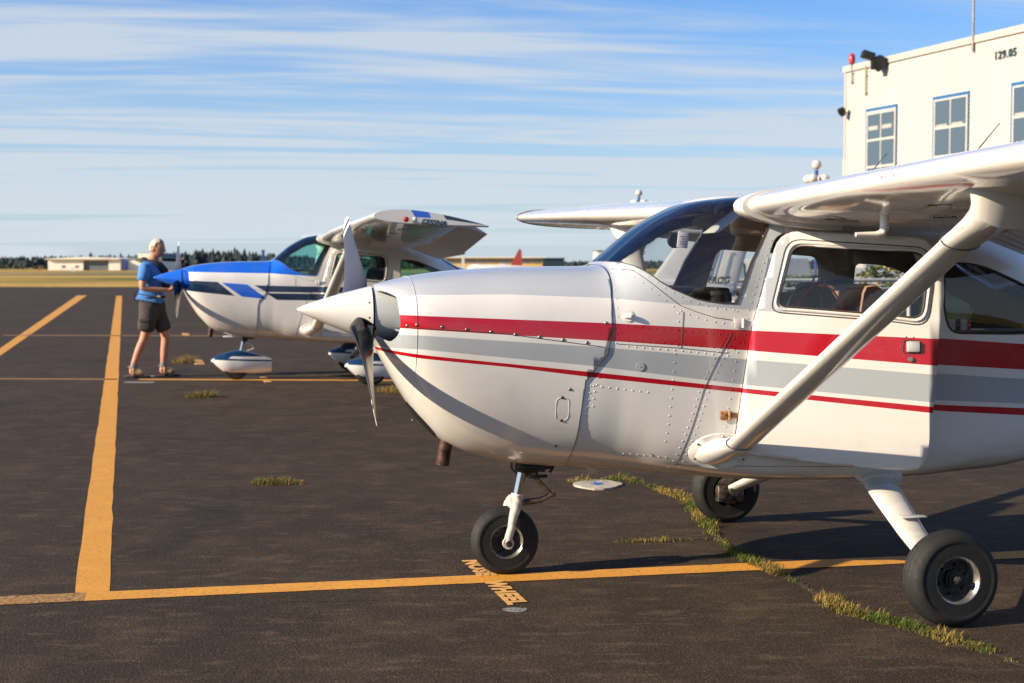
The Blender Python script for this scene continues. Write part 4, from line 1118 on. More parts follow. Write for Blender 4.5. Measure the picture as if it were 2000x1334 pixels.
        bm = bmesh.new(); add_tube(bm, [V(0, .105, .172), V(0, .116, .172)], .016, 12); add_tube(bm, [V(.060, .03, .372), V(.060, .052, .372)], .013, 6); mesh_bm('bolt', bm, M_hub, ng, autos=40)
        # belly drain / antenna fin
        bm = bmesh.new(); add_box(bm, V(.50, -.15, .51), (.05, .008, .07), Matrix.Rotation(R(-15), 3, 'Y'), bevel=.002); pcpart(mesh_bm('belly_antenna', bm, M_white, root, autos=40))
    # ---- cabin interior
    bm = bmesh.new(); add_box(bm, V(1.75, 0, .66), (2.2, .84, .03)); mesh_bm('cabin_floor', bm, M_black, root)
    bm = bmesh.new(); add_box(bm, V(1.02, 0, 1.22), (.05, .96, .46), bevel=.02); add_box(bm, V(.865, 0, 1.452), (.37, .86, .03), bevel=.014); mesh_bm('instrument_panel', bm, M_black, root, autos=40)
    for t in (.24, -.24):
        bm = bmesh.new(); add_tube(bm, [V(1.05, t, 1.28), V(1.17, t, 1.28)], .012, 8); add_tube(bm, [V(1.17, t+.12, 1.33), V(1.17, t+.12, 1.27), V(1.17, t, 1.255), V(1.17, t-.12, 1.27), V(1.17, t-.12, 1.33)], .014, 8)
        mesh_bm('control_yoke', bm, M_black, root, autos=50)
    for t in (.25, -.25): seat(root, 1.52, t, cfg['seat'], cfg.get('head', True))
    e = empty('rear_seat', V(2.20, 0, .56), 0, parent=root)
    bm = bmesh.new(); add_box(bm, Vector((0, 0, .12)), (.45, .86, .14), bevel=.04); mesh_bm('seat_cushion', bm, cfg['seat'], e, autos=60)
    bm = bmesh.new(); add_box(bm, Vector((.28, 0, .42)), (.10, .86, .52), Matrix.Rotation(R(12), 3, 'Y'), bevel=.04); mesh_bm('seat_back', bm, cfg['seat'], e, autos=60)
    bm = bmesh.new(); add_box(bm, V(1.72, 0, 1.86), (.8, .82, .012)); mesh_bm('headliner', bm, M_black, root)
    # windshield edge trim
    bm = bmesh.new()
    for sd in (1, -1): add_tube(bm, ring_on_skin(densify(P_ws[0:14], .03), sd, .001), .0035, 5)
    mesh_bm('windshield_trim', bm, M_seam, fus)
    return root

def wheel_pant(root, s, t, r, L, cfg):
    e = empty('wheel_fairing', V(s, t, 0), 0, parent=root)
    bm = bmesh.new(); rings = []; K = 26; n = 28
    def lin(x, P):
        for (a, b), (c, d) in zip(P, P[1:]):
            if x <= c: return b+(d-b)*max(0, (x-a))/(c-a)
        return P[-1][1]
    for i in range(K+1):
        f = i/K; x = -.325+.79*f
        top = .285+.105*math.sin(math.pi*min(1, max(0, (x+.325)/.42))*.5)**.8 if x < .05 else .388-.115*((x-.05)/.415)**1.25
        bot = lin(x, [(-.325, .262), (-.28, .20), (-.17, .108), (-.08, .082), (.30, .080), (.465, .092)])
        w = .012+.098*math.sin(math.pi/2*min(1, (x+.325)/.26))**.7 if x < -.03 else .110-.060*max(0, (x-.05)/.415)**1.5
        zc = .240-.03*f
        ring = []
        for k in range(n):
            a = 2*math.pi*k/n; ca, sa = math.cos(a), math.sin(a)
            ring.append(bm.verts.new(Vector((x, w*math.copysign(abs(ca)**.8, ca), zc+((top-zc) if sa > 0 else (zc-bot))*math.copysign(abs(sa)**.85, sa)))))
        rings.append(ring)
    for i in range(K):
        for j in range(n): bm.faces.new((rings[i][j], rings[i][(j+1) % n], rings[i+1][(j+1) % n], rings[i+1][j]))
    bm.faces.new(rings[0]); bm.faces.new(rings[-1][::-1]); bmesh.ops.recalc_face_normals(bm, faces=bm.faces)
    me = bpy.data.meshes.new('fairing_shell'); bm.to_mesh(me); bm.free(); me.materials.append(M_pant); set_pc(me)
    o = link_mesh('fairing_shell', me, e, True); me.set_sharp_from_angle(angle=R(60))
    return e

def extra_mats():
    global M_tipred; M_tipred = simple('dark_red_edge', (.14, .02, .012), .5)
    global M_rusthinge; M_rusthinge = simple('rusty_hinge', (.42, .20, .07), .6, var=.5, scale=60)
    global M_navred, M_navgreen, M_lens, M_lettering, M_links, M_fork, M_pant, M_duct, M_bladeback, M_bladeA, M_bladetip, M_bladeB, M_ctl, M_doorin
    M_navred = simple('red_lens', (.35, .005, .005), .1, coat=.5); M_navgreen = simple('green_lens', (.0, .2, .05), .1, coat=.5); M_lens = simple('clear_lens', (.5, .5, .5), .08, coat=.5)
    M_lettering = simple('dark_green_lettering', (.008, .028, .03), .4)
    M_links = simple('greasy_bronze', (.16, .115, .07), .5, .6, var=.35, scale=30)
    M_fork = simple('chipped_white_paint', (.60, .54, .46), .45, var=.18, scale=28, bump=.2, bscale=50)
    M_duct = paint('grey_duct_paint', (.42, .44, .45), .35)
    M_bladeA = simple('grey_blade_paint', (.034, .039, .058), .42, var=.03, scale=3, coat=0); M_bladeback = simple('black_blade_back', (.012, .012, .012), .22, var=.05, scale=3); M_bladetip = simple('white_blade_tip', (.7, .7, .7), .35)
    M_bladeB = M_bladeA
    w = NT('ribbed_control_surface'); at = w.n('ShaderNodeAttribute', attribute_name='pc'); sx = w.n('ShaderNodeSeparateXYZ'); w.t.links.new(at.outputs['Vector'], sx.inputs[0])
    h = w.math('SINE', w.math('MULTIPLY', sx.outputs[1], 62.))
    w.bsdf(Base_Color=(.60, .575, .54), Roughness=.28, Normal=w.bump(h, .5, .012)); M_ctl = w.m
    M_doorin = simple('door_lining', (.30, .27, .23), .8)
    w = NT('wheel_fairing_paint'); at = w.n('ShaderNodeAttribute', attribute_name='pc'); sx = w.n('ShaderNodeSeparateXYZ'); w.t.links.new(at.outputs['Vector'], sx.inputs[0]); s_, z_ = sx.outputs[0], sx.outputs[2]
    line = curve_z(w, s_, [(-1, .268), (-.31, .268), (.45, .235), (8, .235)])
    c = w.mix(w.math('GREATER_THAN', z_, line), (.66, .635, .60), (.004, .030, .085))
    c = w.mix(polymask(w, s_, z_, [(-.10, .285), (-.06, .312), (.50, .300), (.50, .255)]), c, (.66, .635, .60))
    w.bsdf(Base_Color=c, Roughness=.15, Coat_Weight=.6, Coat_Roughness=.05); M_pant = w.m
extra_mats()

cfgA = dict(body=M_red_pl, glass=M_glass, duct=M_duct, door=R(19), doorpaint=M_red_pl, doorin=M_doorin, plain=M_white, spinner=M_white, blade=[M_bladeA, M_bladetip, M_bladeback],
            wing=M_wing, tip=M_wing, Mctl=M_ctl, fin=M_white, detail=True, pants=False, gear=((1.70, 1.43), (1.63, 1.16)), seat=M_seatA, head=False)
cfgB = dict(body=M_blue_pl, glass=M_teal, duct=M_blue, door=0, doorpaint=M_blue_pl, doorin=M_doorin, plain=M_white, spinner=M_blue, blade=[M_bladeB, M_bladetip, M_bladeback],
            wing=M_wing, tip=M_tip, Mctl=M_ctl, fin=M_fin, detail=False, pants=True, gear=((1.66, 1.28), (1.66, 1.22)), seat=M_seatB, tiptext='CESSNA', reg='C-FROG')
A = aircraft('white high wing aircraft with red and grey stripes, its cabin door ajar', (-.038, 7.22, 0), R(12), 1.0, cfgA)
B = aircraft('white aircraft with blue nose cone, blue top cowling and wheel fairings', (-3.814, 19.567, 0), R(12), 1.035, cfgB)

# ------------------------------------------------------------------ things in the red striped aircraft
M_visor = simple('pale_visor_card', (.62, .60, .55), .6); M_card = simple('white_card_stock', (.80, .78, .80), .5, var=.02)
o = box('sun_visor', V(1.10, .22, 1.80), (.20, .22, .004), M_visor, A, Matrix.Rotation(R(-36), 3, 'Y'))
def skin_card():
    root = empty('card_holder', (0, 0, 0), 0, parent=A)
    c, n_ = on_skin(.80, 1.700, 1, -.022)
    c = V(.83, .27, 1.702)
    tube('suction_cup', [c+V(-.014, -.01, 0), c+V(-.014, .006, 0)], [.040, .034], M_black, root, 22)
    box('card', c+V(.020, .016, .002), (.056, .006, .080), M_card, root, Matrix.Rotation(R(6), 3, 'Y'), .002)
    for k in range(4): box('print', c+V(.020, .0195, .018-.012*k), (.030 if k != 1 else .018, .0006, .003), M_seam, root, Matrix.Rotation(R(6), 3, 'Y'))
skin_card()
# backpack on the pilot seat
def backpack():
    loc = A.matrix_world
    root = empty('backpack', (0, 0, 0), 0, 'black and olive backpack with red piping on the seat behind the door window', 'backpack')
    c = V(1.555, .27, .935); Mw = Matrix.Translation((-.038, 7.22, 0)) @ Matrix.Rotation(R(12), 4, 'Z')
    root.matrix_world = Mw @ Matrix.Translation(c)
    Mb_ = simple('black_nylon', (.03, .03, .036), .8, bump=.2); Mo = simple('olive_webbing', (.30, .25, .17), .85); Mr = simple('red_piping', (.62, .03, .02), .6)
    bm = bmesh.new(); rings = []; n = 20
    for i in range(12):
        f = i/11; a = math.pi*.5*max(0, (f-.35)/.65); k = math.cos(a)**.7 if f > .35 else 1
        k = max(k, .03); z = .54*(f if f < .35 else .35+.65*math.sin(a))
        rings.append([bm.verts.new(Vector((.165*k*math.copysign(abs(math.cos(2*math.pi*j/n))**.7, math.cos(2*math.pi*j/n)), .11*(.5+.5*k)*math.copysign(abs(math.sin(2*math.pi*j/n))**.7, math.sin(2*math.pi*j/n)), z))) for j in range(n)])
    for i in range(11):
        for j in range(n): bm.faces.new((rings[i][j], rings[i][(j+1) % n], rings[i+1][(j+1) % n], rings[i+1][j]))
    bm.faces.new(rings[-1]); bmesh.ops.recalc_face_normals(bm, faces=bm.faces); mesh_bm('bag_body', bm, Mb_, root, smooth=True)
    arc = lambda r_, y, z0, zr: [Vector((r_*math.cos(a), y, z0+zr*math.sin(a))) for a in [math.pi*k/14 for k in range(15)]]
    tube('piping', arc(.168, -.085, .20, .345), .0055, Mr, root, 8); tube('piping', arc(.172, -.04, .20, .350), .004, Mr, root, 8)
    tube('webbing', [Vector((.03, -.112, .1)), Vector((.02, -.112, .3)), Vector((.0, -.095, .46)), Vector((-.01, -.04, .55))], .018, Mo, root, 8, ry=.004)
    tube('bag_handle', [Vector((-.03, -.05, .53)), Vector((-.02, -.06, .585)), Vector((.03, -.06, .585)), Vector((.05, -.05, .53))], .006, Mo, root, 8)
backpack()
def chart_boxes():
    root = empty('chart_boxes', (0, 0, 0), 0, 'pair of small white labelled boxes in the rear side window', 'box')
    root.matrix_world = Matrix.Translation((-.038, 7.22, 0)) @ Matrix.Rotation(R(12), 4, 'Z') @ Matrix.Translation(V(2.255, .41, 1.245))
    Mn = simple('navy_card', (.01, .02, .07), .5); Mr = simple('red_card', (.42, .01, .01), .5); Mwh = simple('white_card', (.6, .58, .55), .6)
    for k, (mt, n_) in enumerate(((Mn, '25'), (Mr, '26'))):
        x = .066*k
        b = box('box_side', Vector((x+.019, 0, .028)), (.020, .05, .056), mt, root); box('box_label', Vector((x-.010, 0, .028)), (.036, .052, .056), Mwh, root)
        text_mesh('number', n_, .018, Mwh, root, Matrix(((1, 0, 0, x+.010), (0, 0, -1, -.0262), (0, 1, 0, .022), (0, 0, 0, 1))), .0004)
    box('shelf', Vector((.25, .06, -.004)), (.95, .22, .006), M_interior, A).matrix_world = root.matrix_world
chart_boxes()
# whip aerials above the near wing
for s_, t_, ln in ((1.62, .62, .26), (1.55, 1.75, .26)):
    p = wing_pt(t_, (s_-1.085)/1.6, True); tube('whip_aerial', [p, p+V(.15, .0, .17)], [.0035, .002], M_steel, A, 6)
# wind driven caps on the wing (fuel cap and stall vane dots)
for t_ in (.62, 1.95, 2.05):
    p = wing_pt(t_, .004, True)+Vector((-.004, 0, -.012)); bm = bmesh.new(); add_dome(bm, p, Vector((-1, 0, .1)), .009, .002); mesh_bm('leading_edge_plug', bm, M_rust, A)

# ------------------------------------------------------------------ grass in the cracks
def grass_mat():
    w = NT('weeds'); oi = w.n('ShaderNodeAttribute', attribute_name='shade'); f = oi.outputs['Fac']
    c = w.mix(w.ramp(f, .35, .75), (.045, .085, .012), (.30, .20, .055)); c = w.mix(w.ramp(f, 0, .3, 1, 0), c, (.10, .13, .02))
    p = w.bsdf(Base_Color=c, Roughness=.7, Specular_IOR_Level=.2); return w.m
M_grass = grass_mat()
def blades(name, pts, parent=None, seed=0):
    """pts: (x, y, spread, height, count, dryness)"""
    rg = random.Random(seed); vs = []; fs = []; sh = []
    for x, y, sp, hh, cnt, dry in pts:
        for _ in range(cnt):
            a = rg.uniform(0, 2*math.pi); q = sp*math.sqrt(rg.random()); bx, by = x+q*math.cos(a), y+q*math.sin(a)
            h = hh*rg.uniform(.2, 1)**1.3*(1-.5*q/sp)*1.25; la = rg.uniform(0, 2*math.pi); ln = h*rg.uniform(.3, 1.7); w_ = rg.uniform(.0008, .0017)*(1+hh*4)
            dx, dy = math.cos(la), math.sin(la); px, py = -dy*w_, dx*w_; k = len(vs)
            vs += [(bx-px, by-py, 0), (bx+px, by+py, 0), (bx+dx*ln*.45-px*.8, by+dy*ln*.45-py*.8, h*.7), (bx+dx*ln*.45+px*.8, by+dy*ln*.45+py*.8, h*.7), (bx+dx*ln, by+dy*ln, h*rg.uniform(.55, 1.0))]
            fs += [(k, k+1, k+3, k+2), (k+2, k+3, k+4)]
            c = min(1, max(0, rg.gauss(dry, .2))); sh += [c]*5
    me = bpy.data.meshes.new(name); me.from_pydata(vs, [], fs); me.materials.append(M_grass)
    at = me.attributes.new('shade', 'FLOAT', 'POINT'); at.data.foreach_set('value', sh)
    return link_mesh(name, me, parent)
def along(P, step, sp, hh, cnt, seed, dens=None):
    rg = random.Random(seed); out = []
    for (x0, y0), (x1, y1) in zip(P, P[1:]):
        L = math.hypot(x1-x0, y1-y0); k = max(1, int(L/step))
        for i in range(k):
            f = i/k; x, y = x0+(x1-x0)*f+rg.gauss(0, .012), y0+(y1-y0)*f+rg.gauss(0, .012)
            g = .5+.75*noise.noise((x*2.1+seed, y*2.1, 0))+.55*noise.noise((x*9+seed, y*9, 4))
            if g < .2: continue
            m_ = min(1.3, max(.15, g*1.6)); out.append((x, y, sp*m_, hh*m_, int(cnt*m_), .46+.85*noise.noise((x*3.1, y*3.1, 5+seed))))
    return out
C1 = [(.43, 10.25), (.79, 10.45), (.99, 10.08), (1.17, 9.53), (1.19, 8.9), (1.18, 8.33), (1.23, 7.66), (1.33, 7.31), (1.42, 6.98), (1.47, 6.71), (1.52, 6.41), (1.71, 6.16), (1.88, 5.86), (2.02, 5.52), (2.12, 5.25)]
tag(blades('crack_grass', along(C1, .016, .048, .046, 34, 3)+along([(.55, 8.05), (.85, 8.06), (1.18, 8.14)], .03, .035, .035, 22, 5)+[(.52, 10.3, .12, .07, 160, .75), (.8, 10.42, .12, .06, 160, .5)], seed=1),
    'green and straw coloured grass growing in the long crack under the red striped aircraft', 'grass', kind='stuff')
tag(blades('crack_grass', along([(-8.9, 36.5), (-6.9, 35.8), (-4.5, 36.3)], .08, .22, .10, 34, 9)+along([(-9.5, 43), (-5, 42)], .15, .3, .12, 30, 11)+along([(-6.4, 39.8), (-5.6, 35)], .1, .25, .1, 40, 12)+along([(-4.2, 20.3), (-2.2, 20.1)], .07, .09, .05, 24, 13)+along([(-4.5, 34.5), (0, 34)], .2, .3, .08, 30, 15), seed=2),
    'weeds in the cracks behind the standing man and beyond', 'grass', kind='stuff')
def tuft(pts, label, seed): tag(blades('grass_tuft', pts, seed=seed), label, 'grass')
tuft([(-1.79, 10.2, .09, .07, 420, .5), (-1.66, 10.22, .10, .065, 420, .55), (-1.55, 10.2, .06, .04, 160, .6)], 'low grass tuft alone on the open asphalt, nearest of the loose tufts', 4)
tuft([(-3.78, 16.9, .12, .10, 420, .55), (-3.62, 16.9, .10, .14, 260, .6)], 'small dry grass tuft in front of the blue nosed aircraft nose wheel', 5)
tuft([(-1.55, 17.7, .14, .11, 420, .75), (-1.40, 17.5, .16, .10, 420, .7)], 'golden grass tuft below the main wheels of the blue nosed aircraft', 6)
tuft([(-5.35, 22.9, .14, .16, 260, .7), (-5.2, 22.9, .1, .22, 120, .75)], 'thin dry grass tuft behind the front foot of the standing man', 7)

# thin dark crack carrying the grass
def crack(P, w_, label, seed):
    rg = random.Random(seed); v = []; D = []
    for (x0, y0), (x1, y1) in zip(P, P[1:]):
        for i in range(12): D.append((x0+(x1-x0)*i/12, y0+(y1-y0)*i/12))
    D.append(P[-1])
    for i, (x, y) in enumerate(D):
        a, b = D[max(i-1, 0)], D[min(i+1, len(D)-1)]; tx, ty = b[0]-a[0], b[1]-a[1]; l = math.hypot(tx, ty); nx, ny = -ty/l, tx/l
        o1, o2 = w_*rg.uniform(.3, 1), w_*rg.uniform(.3, 1); jx = .006*rg.uniform(-1, 1); v += [(x+nx*(o1+jx), y+ny*(o1+jx), .003), (x-nx*(o2-jx), y-ny*(o2-jx), .003)]
    tag(mesh_py('pavement_crack', v, [(2*i, 2*i+1, 2*i+3, 2*i+2) for i in range(len(D)-1)], M_crack), kind='structure')
M_crack = simple('soil_in_crack', (.035, .026, .016), .95, var=.3, scale=40)
crack(C1, .034, '', 1); crack([(.55, 8.05), (.85, 8.06), (1.18, 8.14)], .012, '', 2); crack([(-1.05, 6.62), (-.85, 6.60), (-.62, 6.63)], .006, '', 3)

# ------------------------------------------------------------------ white building on the right
X0 = Vector((14.04, 60, 0)); DW = Vector((.334, -.943, 0)).normalized(); NW = Vector((-.943, -.334, 0)).normalized()
def W(d, z, o=0.): return X0+DW*d+NW*o+Vector((0, 0, z))
M_siding = simple('cream_siding', (.44, .415, .375), .6, var=.03, scale=1.5)
M_trimw = simple('white_window_frame', (.46, .43, .38), .4, var=.03); M_trimb = simple('blue_window_trim', (.02, .11, .26), .4)
def pane_mat():
    w = NT('window_pane'); w.bsdf(Base_Color=(.055, .085, .115), Roughness=.06, Specular_IOR_Level=.9, Coat_Weight=.4); return w.m
M_pane = pane_mat(); M_roofcap = simple('pale_parapet_cap', (.40, .38, .35), .5, var=.03)
def wbox(name, d0, d1, z0, z1, o0, o1, mat, parent):
    v = [W(d, z, o) for d in (d0, d1) for z in (z0, z1) for o in (o0, o1)]
    return mesh_py(name, v, [(0, 1, 3, 2), (4, 6, 7, 5), (0, 4, 5, 1), (2, 3, 7, 6), (0, 2, 6, 4), (1, 5, 7, 3)], mat, parent)
def building():
    root = empty('terminal_building', (0, 0, 0), 0, 'two storey cream clapboard building with blue trimmed windows on the right', 'building')
    wbox('wall', -.1, 27, 0, 9.55, -14, -.06, M_siding, root)
    # lapped boards, one strip each
    bh = .152; n = int(9.6/bh)
    vs = [(-.14, z, o) for z, o in ((0, .0), (0, -.035), (bh+.01, -.05), (bh+.01, -.028))]
    v = [W(d, z, o) for d in (-.14, 27) for (_, z, o) in ((0, 0, .004), (0, 0, -.05), (0, bh+.008, -.06), (0, bh+.008, -.009))]
    me = bpy.data.meshes.new('siding_board'); me.from_pydata([tuple(p) for p in v], [], [(0, 3, 7, 4), (0, 4, 5, 1), (3, 2, 6, 7), (0, 1, 2, 3), (4, 7, 6, 5)]); me.materials.append(M_siding)
    for k in range(n):
        o = bpy.data.objects.new('siding_board', me); col.objects.link(o); o.parent = root; o.location = (0, 0, k*bh)
    wbox('corner_board', -.26, -.12, 0, 6.0, -.3, .02, M_siding, root)
    wbox('corner_board', -.20, -.08, 6.0, 9.7, -.3, .03, M_roofcap, root)
    wbox('parapet_cap', -.30, 27, 9.62, 9.88, -14, .06, M_roofcap, root)
    for i, d0 in enumerate((1.44, 5.92, 10.40, 14.9, 19.4, 23.9)):
        for (z0, z1) in ((5.05 if i == 0 else 5.50, 7.93), (1.2, 3.6)):
            w = wbox('window', d0, d0+2.16, z0, z1, -.02, .045, M_trimb, root)
            wbox('frame', d0+.11, d0+2.12, z0+.03, z1-.13, .046, .075, M_trimw, w)
            rows = 3 if z0 < 5.3 and z0 > 4 else 2
            hts = [(z1-.22-(k+1)*1.08+.0, z1-.22-k*1.08) for k in range(rows)] if rows == 3 else [(z0+.15+(z1-z0-.30)*.5*(1-k), z0+.15+(z1-z0-.30)*.5*(2-k)) for k in range(2)]
            for (a, b) in hts:
                a = max(a, z0+.1)
                for q in (0, 1):
                    wbox('pane', d0+.185+q*.955, d0+.185+q*.955+.90, a+.045, b-.045, .050, .0765, M_pane, w)
            # pale bars across the upper panes
            for q in (0, 1):
                if i < 3 and z0 > 4: wbox('pane_bar', d0+.26+q*.94, d0+.26+q*.94+.66, z1-.22-.98+(.30 if i == 0 else .03), z1-.22-.98+(.46 if i == 0 else .12), .0768, .079, M_panebar, w)
    text_mesh('numerals', '129.05', .40, M_numeral, root, Matrix(((DW.x, 0, NW.x, W(9.42, 8.86, .03).x), (DW.y, 0, NW.y, W(9.42, 8.86, .03).y), (0, 1, 0, 8.86), (0, 0, 0, 1))), .01, bold=.012, spacing=1.12)
    return root
M_panebar = simple('pale_blind', (.34, .33, .30), .6); M_numeral = simple('dark_blue_numerals', (.005, .04, .06), .5)
building()
def flood(d, z, label, sc=1, twin=True):
    root = empty('floodlight', (0, 0, 0), 0, label, 'light')
    c = W(d, z, .35)
    rot = Matrix.Rotation(R(-25), 3, 'Y') @ Matrix.Rotation(R(20), 3, 'X')
    bm = bmesh.new(); add_box(bm, c, (.46*sc, .40*sc, .42*sc), rot, .05*sc); add_box(bm, c+Vector((.05, 0, -.25*sc)), (.30*sc, .3*sc, .16*sc), rot, .03*sc); mesh_bm('lamp_head', bm, M_black, root, autos=40)
    if twin:
        rot2 = Matrix.Rotation(R(18), 3, 'Y'); bm = bmesh.new(); add_box(bm, c+Vector((-.42*sc, 0, .26*sc)), (.52*sc, .4*sc, .30*sc), rot2, .05*sc); mesh_bm('lamp_head', bm, M_black, root, autos=40)
        bm = bmesh.new(); add_box(bm, c+Vector((-.20*sc, 0, -.05*sc)), (.2*sc, .2*sc, .5*sc), None, .02); mesh_bm('lamp_body', bm, M_black, root)
    tube('bracket', [W(d, z-.1, 0), c], .04*sc, M_black, root, 8)
flood(2.75, 9.66, 'large black twin floodlight at the roof edge of the cream building', 1.0)
flood(.12, 7.98, 'small black floodlight on the far corner of the cream building', .6, False)
def mast(name, d, z0, z1, r_, mat, label, cat, top=None):
    root = empty(name, (0, 0, 0), 0, label, cat)
    tube('pole', [W(d, z0, .08), W(d, z1, .08)], r_, mat, root, 8)
    for z in (z0+.1, min(9.5, z0+.8)): 
        bm = bmesh.new(); add_box(bm, W(d, z, .045), (.09, .09, .03)); mesh_bm('bracket', bm, M_steel, root)
    if top: lathe('beacon', [(.02, 0), (.12, .06), (.14, .25), (.11, .42), (.04, .48)], top, root, 16, Matrix.Translation(W(d, z1, .08)) @ Matrix.Rotation(math.pi/2, 4, 'X'), True, True)
M_beacon = simple('red_beacon', (.40, .03, .02), .3); M_pipe = simple('weathered_pipe', (.30, .26, .19), .6)
mast('roof_beacon', .43, 9.05, 9.86, .03, M_steel, 'thin pole with red lamp at the far roof corner', 'beacon', M_beacon)
mast('wall_pipe', 1.45, 8.48, 9.72, .035, M_pipe, 'short weathered vertical pipe below the black floodlight', 'pipe')
mast('roof_antenna', 8.30, 9.30, 13.2, .045, M_steel, 'tall thin grey antenna pole rising from the roof edge', 'antenna')

# ------------------------------------------------------------------ globe street lamps
M_globe = simple('opal_globe', (.55, .50, .47), .25, var=.02, coat=.3); M_lampblue = simple('blue_lamp_paint', (.01, .07, .24), .4)
def street_lamp(x, y, h, label, proto=None):
    root = empty('street_lamp', (x, y, 0), R(20), label, 'street lamp', 'blue street lamps with white globes')
    tube('post', [(0, 0, 0), (0, 0, .5), (0, 0, .52), (0, 0, h-.62), (0, 0, h-.25)], [.11, .09, .055, .045, .07], M_lampblue, root, 12)
    def globe(c):
        bm = bmesh.new(); bmesh.ops.create_uvsphere(bm, u_segments=20, v_segments=12, radius=.175); bmesh.ops.translate(bm, verts=bm.verts, vec=c); mesh_bm('globe', bm, M_globe, root, smooth=True)
    globe((0, 0, h-.06))
    for k in range(4):
        a = k*math.pi/2+.6; c = Vector((.31*math.cos(a), .31*math.sin(a), h-.56))
        tube('arm', [(0, 0, h-.95), c*.7+Vector((0, 0, (h-.95)*.3-.03)), c-Vector((0, 0, .22)), c-Vector((0, 0, .15))], [.03, .03, .03, .06], M_lampblue, root, 8); globe(c)
street_lamp(592/2778*50, 50, 5.13, 'blue post lamp with white globes left of the cream building')
street_lamp(.0889*72, 72, 5.25, 'farther blue post lamp whose top globe shows above the far wing')
street_lamp(19.2, 47, 4.4, 'blue post lamp behind the cabin seen through the door window')

# ------------------------------------------------------------------ far background
M_wood = simple('hazed_conifer', (.026, .042, .045), .95, var=.35, scale=.3)  # distance haze is put into this colour, bluer and greyer
M_wood2 = simple('olive_shrub_leaf', (.045, .05, .022), .95, var=.4, scale=.5)
def conifer(vs, fs, x, y, z, h, w_, rg):
    for k in range(4):
        z0 = z+h*(.06+.22*k); z1 = z+h*min(1, .50+.2*k); rr = w_*(1-.22*k); n = 7; b = len(vs)
        for j in range(n):
            a = 2*math.pi*j/n+rg.random(); q = rr*rg.uniform(.65, 1.15); vs.append((x+q*math.cos(a), y+q*math.sin(a), z0+rg.uniform(-.05, .05)*h))
        vs.append((x+rg.uniform(-.05, .05)*w_, y, z1)); fs += [(b+j, b+(j+1) % n, b+n) for j in range(n)]
def forest():
    rg = random.Random(5); vs, fs = [], []
    prof = [(-900, 497), (0, 501), (60, 500), (150, 499), (215, 497), (260, 500), (300, 493), (330, 494), (370, 491), (420, 487), (460, 487), (500, 492), (560, 496), (620, 499), (700, 500), (900, 505), (1100, 510), (1300, 508), (1700, 505), (3000, 500)]
    def top(px):
        for (a, b), (c, d) in zip(prof, prof[1:]):
            if px <= c: return b+(d-b)*(px-a)/(c-a)
        return prof[-1][1]
    for row, D in enumerate((640, 700, 780)):
        x = -420
        while x < 480:
            px = 1000+2778*x/D; h = ((517-top(px))/2778*D+1.58)*rg.uniform(.84, 1.06)*(1, .97, .95)[row]
            if rg.random() < .10: h *= 1.16
            conifer(vs, fs, x, D+rg.uniform(-12, 12), 0, max(2.5, h), rg.uniform(1.8, 3.6), rg); x += rg.uniform(.7, 1.9)
    tag(mesh_py('distant_forest', vs, fs, M_wood), 'dark conifer forest along the far edge of the airfield', 'forest', kind='stuff')
    vs, fs = [], []
    for _ in range(900):
        x = rg.uniform(-330, 330); y = rg.uniform(470, 560)
        if -150 < x < -60 and y < 500: continue
        conifer(vs, fs, x, y, 0, rg.uniform(1.2, 2.6), rg.uniform(.8, 2.0), rg)
    tag(mesh_py('distant_shrubs', vs, fs, M_wood2), 'low brown green scrub in front of the far forest', 'scrub', kind='stuff')
forest()
def hill(xs, D, name):
    v = []; n = len(xs)
    for x, h in xs: v += [(x, D, -1), (x, D, h), (x, D+160, h*1.0), (x, D+400, -1)]
    f = []
    for i in range(n-1):
        for k in range(3): f.append((4*i+k, 4*i+k+1, 4*(i+1)+k+1, 4*(i+1)+k))
    tag(mesh_py(name, v, f, M_wood), kind='structure')
hill([(-700, 3.0), (-300, 3.6), (-220, 4.0), (-175, 6.0), (-140, 6.6), (-110, 5.2), (-60, 3.6), (0, 2.6), (150, 2.8), (700, 4)], 800, 'hill')

def prism(name, pts, y0, y1, mat, parent):
    """(x,z) outline extruded along y"""
    n = len(pts); v = [(x, y0, z) for x, z in pts]+[(x, y1, z) for x, z in pts]
    f = [tuple(range(n))[::-1], tuple(range(n, 2*n))]+[(i, (i+1) % n, n+(i+1) % n, n+i) for i in range(n)]
    return mesh_py(name, v, f, mat, parent)
def bx(name, x0, x1, y0, y1, z0, z1, mat, parent): return prism(name, [(x0, z0), (x1, z0), (x1, z1), (x0, z1)], y0, y1, mat, parent)
M_hang = simple('cream_sheet_metal', (.74, .71, .62), .6, var=.05, scale=.2); M_hroof = simple('grey_green_roof', (.10, .13, .12), .7, var=.1, scale=.2); M_hdoor = simple('slate_hangar_door', (.12, .14, .165), .6)
M_banner = simple('blue_banner', (.03, .13, .60), .6); M_yh = simple('yellow_hangar_wall', (.70, .46, .17), .6, var=.08, scale=.3); M_navywall = simple('dark_navy_wall', (.006, .03, .05), .6)
h1 = empty('hangar', (0, 0, 0), 0, 'long low cream hangar with an open dark bay at the far left', 'hangar')
prism('wall', [(-130.3, 0), (-120.4, 0), (-120.4, 3.35), (-125, 3.3), (-130.3, 3.1)], 400, 430, M_hang, h1)
bx('wall', -113.3, -110, 400, 430, 0, 3.1, M_hang, h1); bx('hangar_door', -120.4, -113.3, 400.6, 401, 0, 2.75, M_hdoor, h1); bx('wall', -120.4, -113.3, 400, 430, 2.76, 3.1, M_hang, h1)
prism('roof', [(-131, 3.1), (-110, 3.1), (-110, 3.30), (-120, 3.75), (-125.5, 3.55), (-131, 3.25)], 399, 431, M_hang, h1)
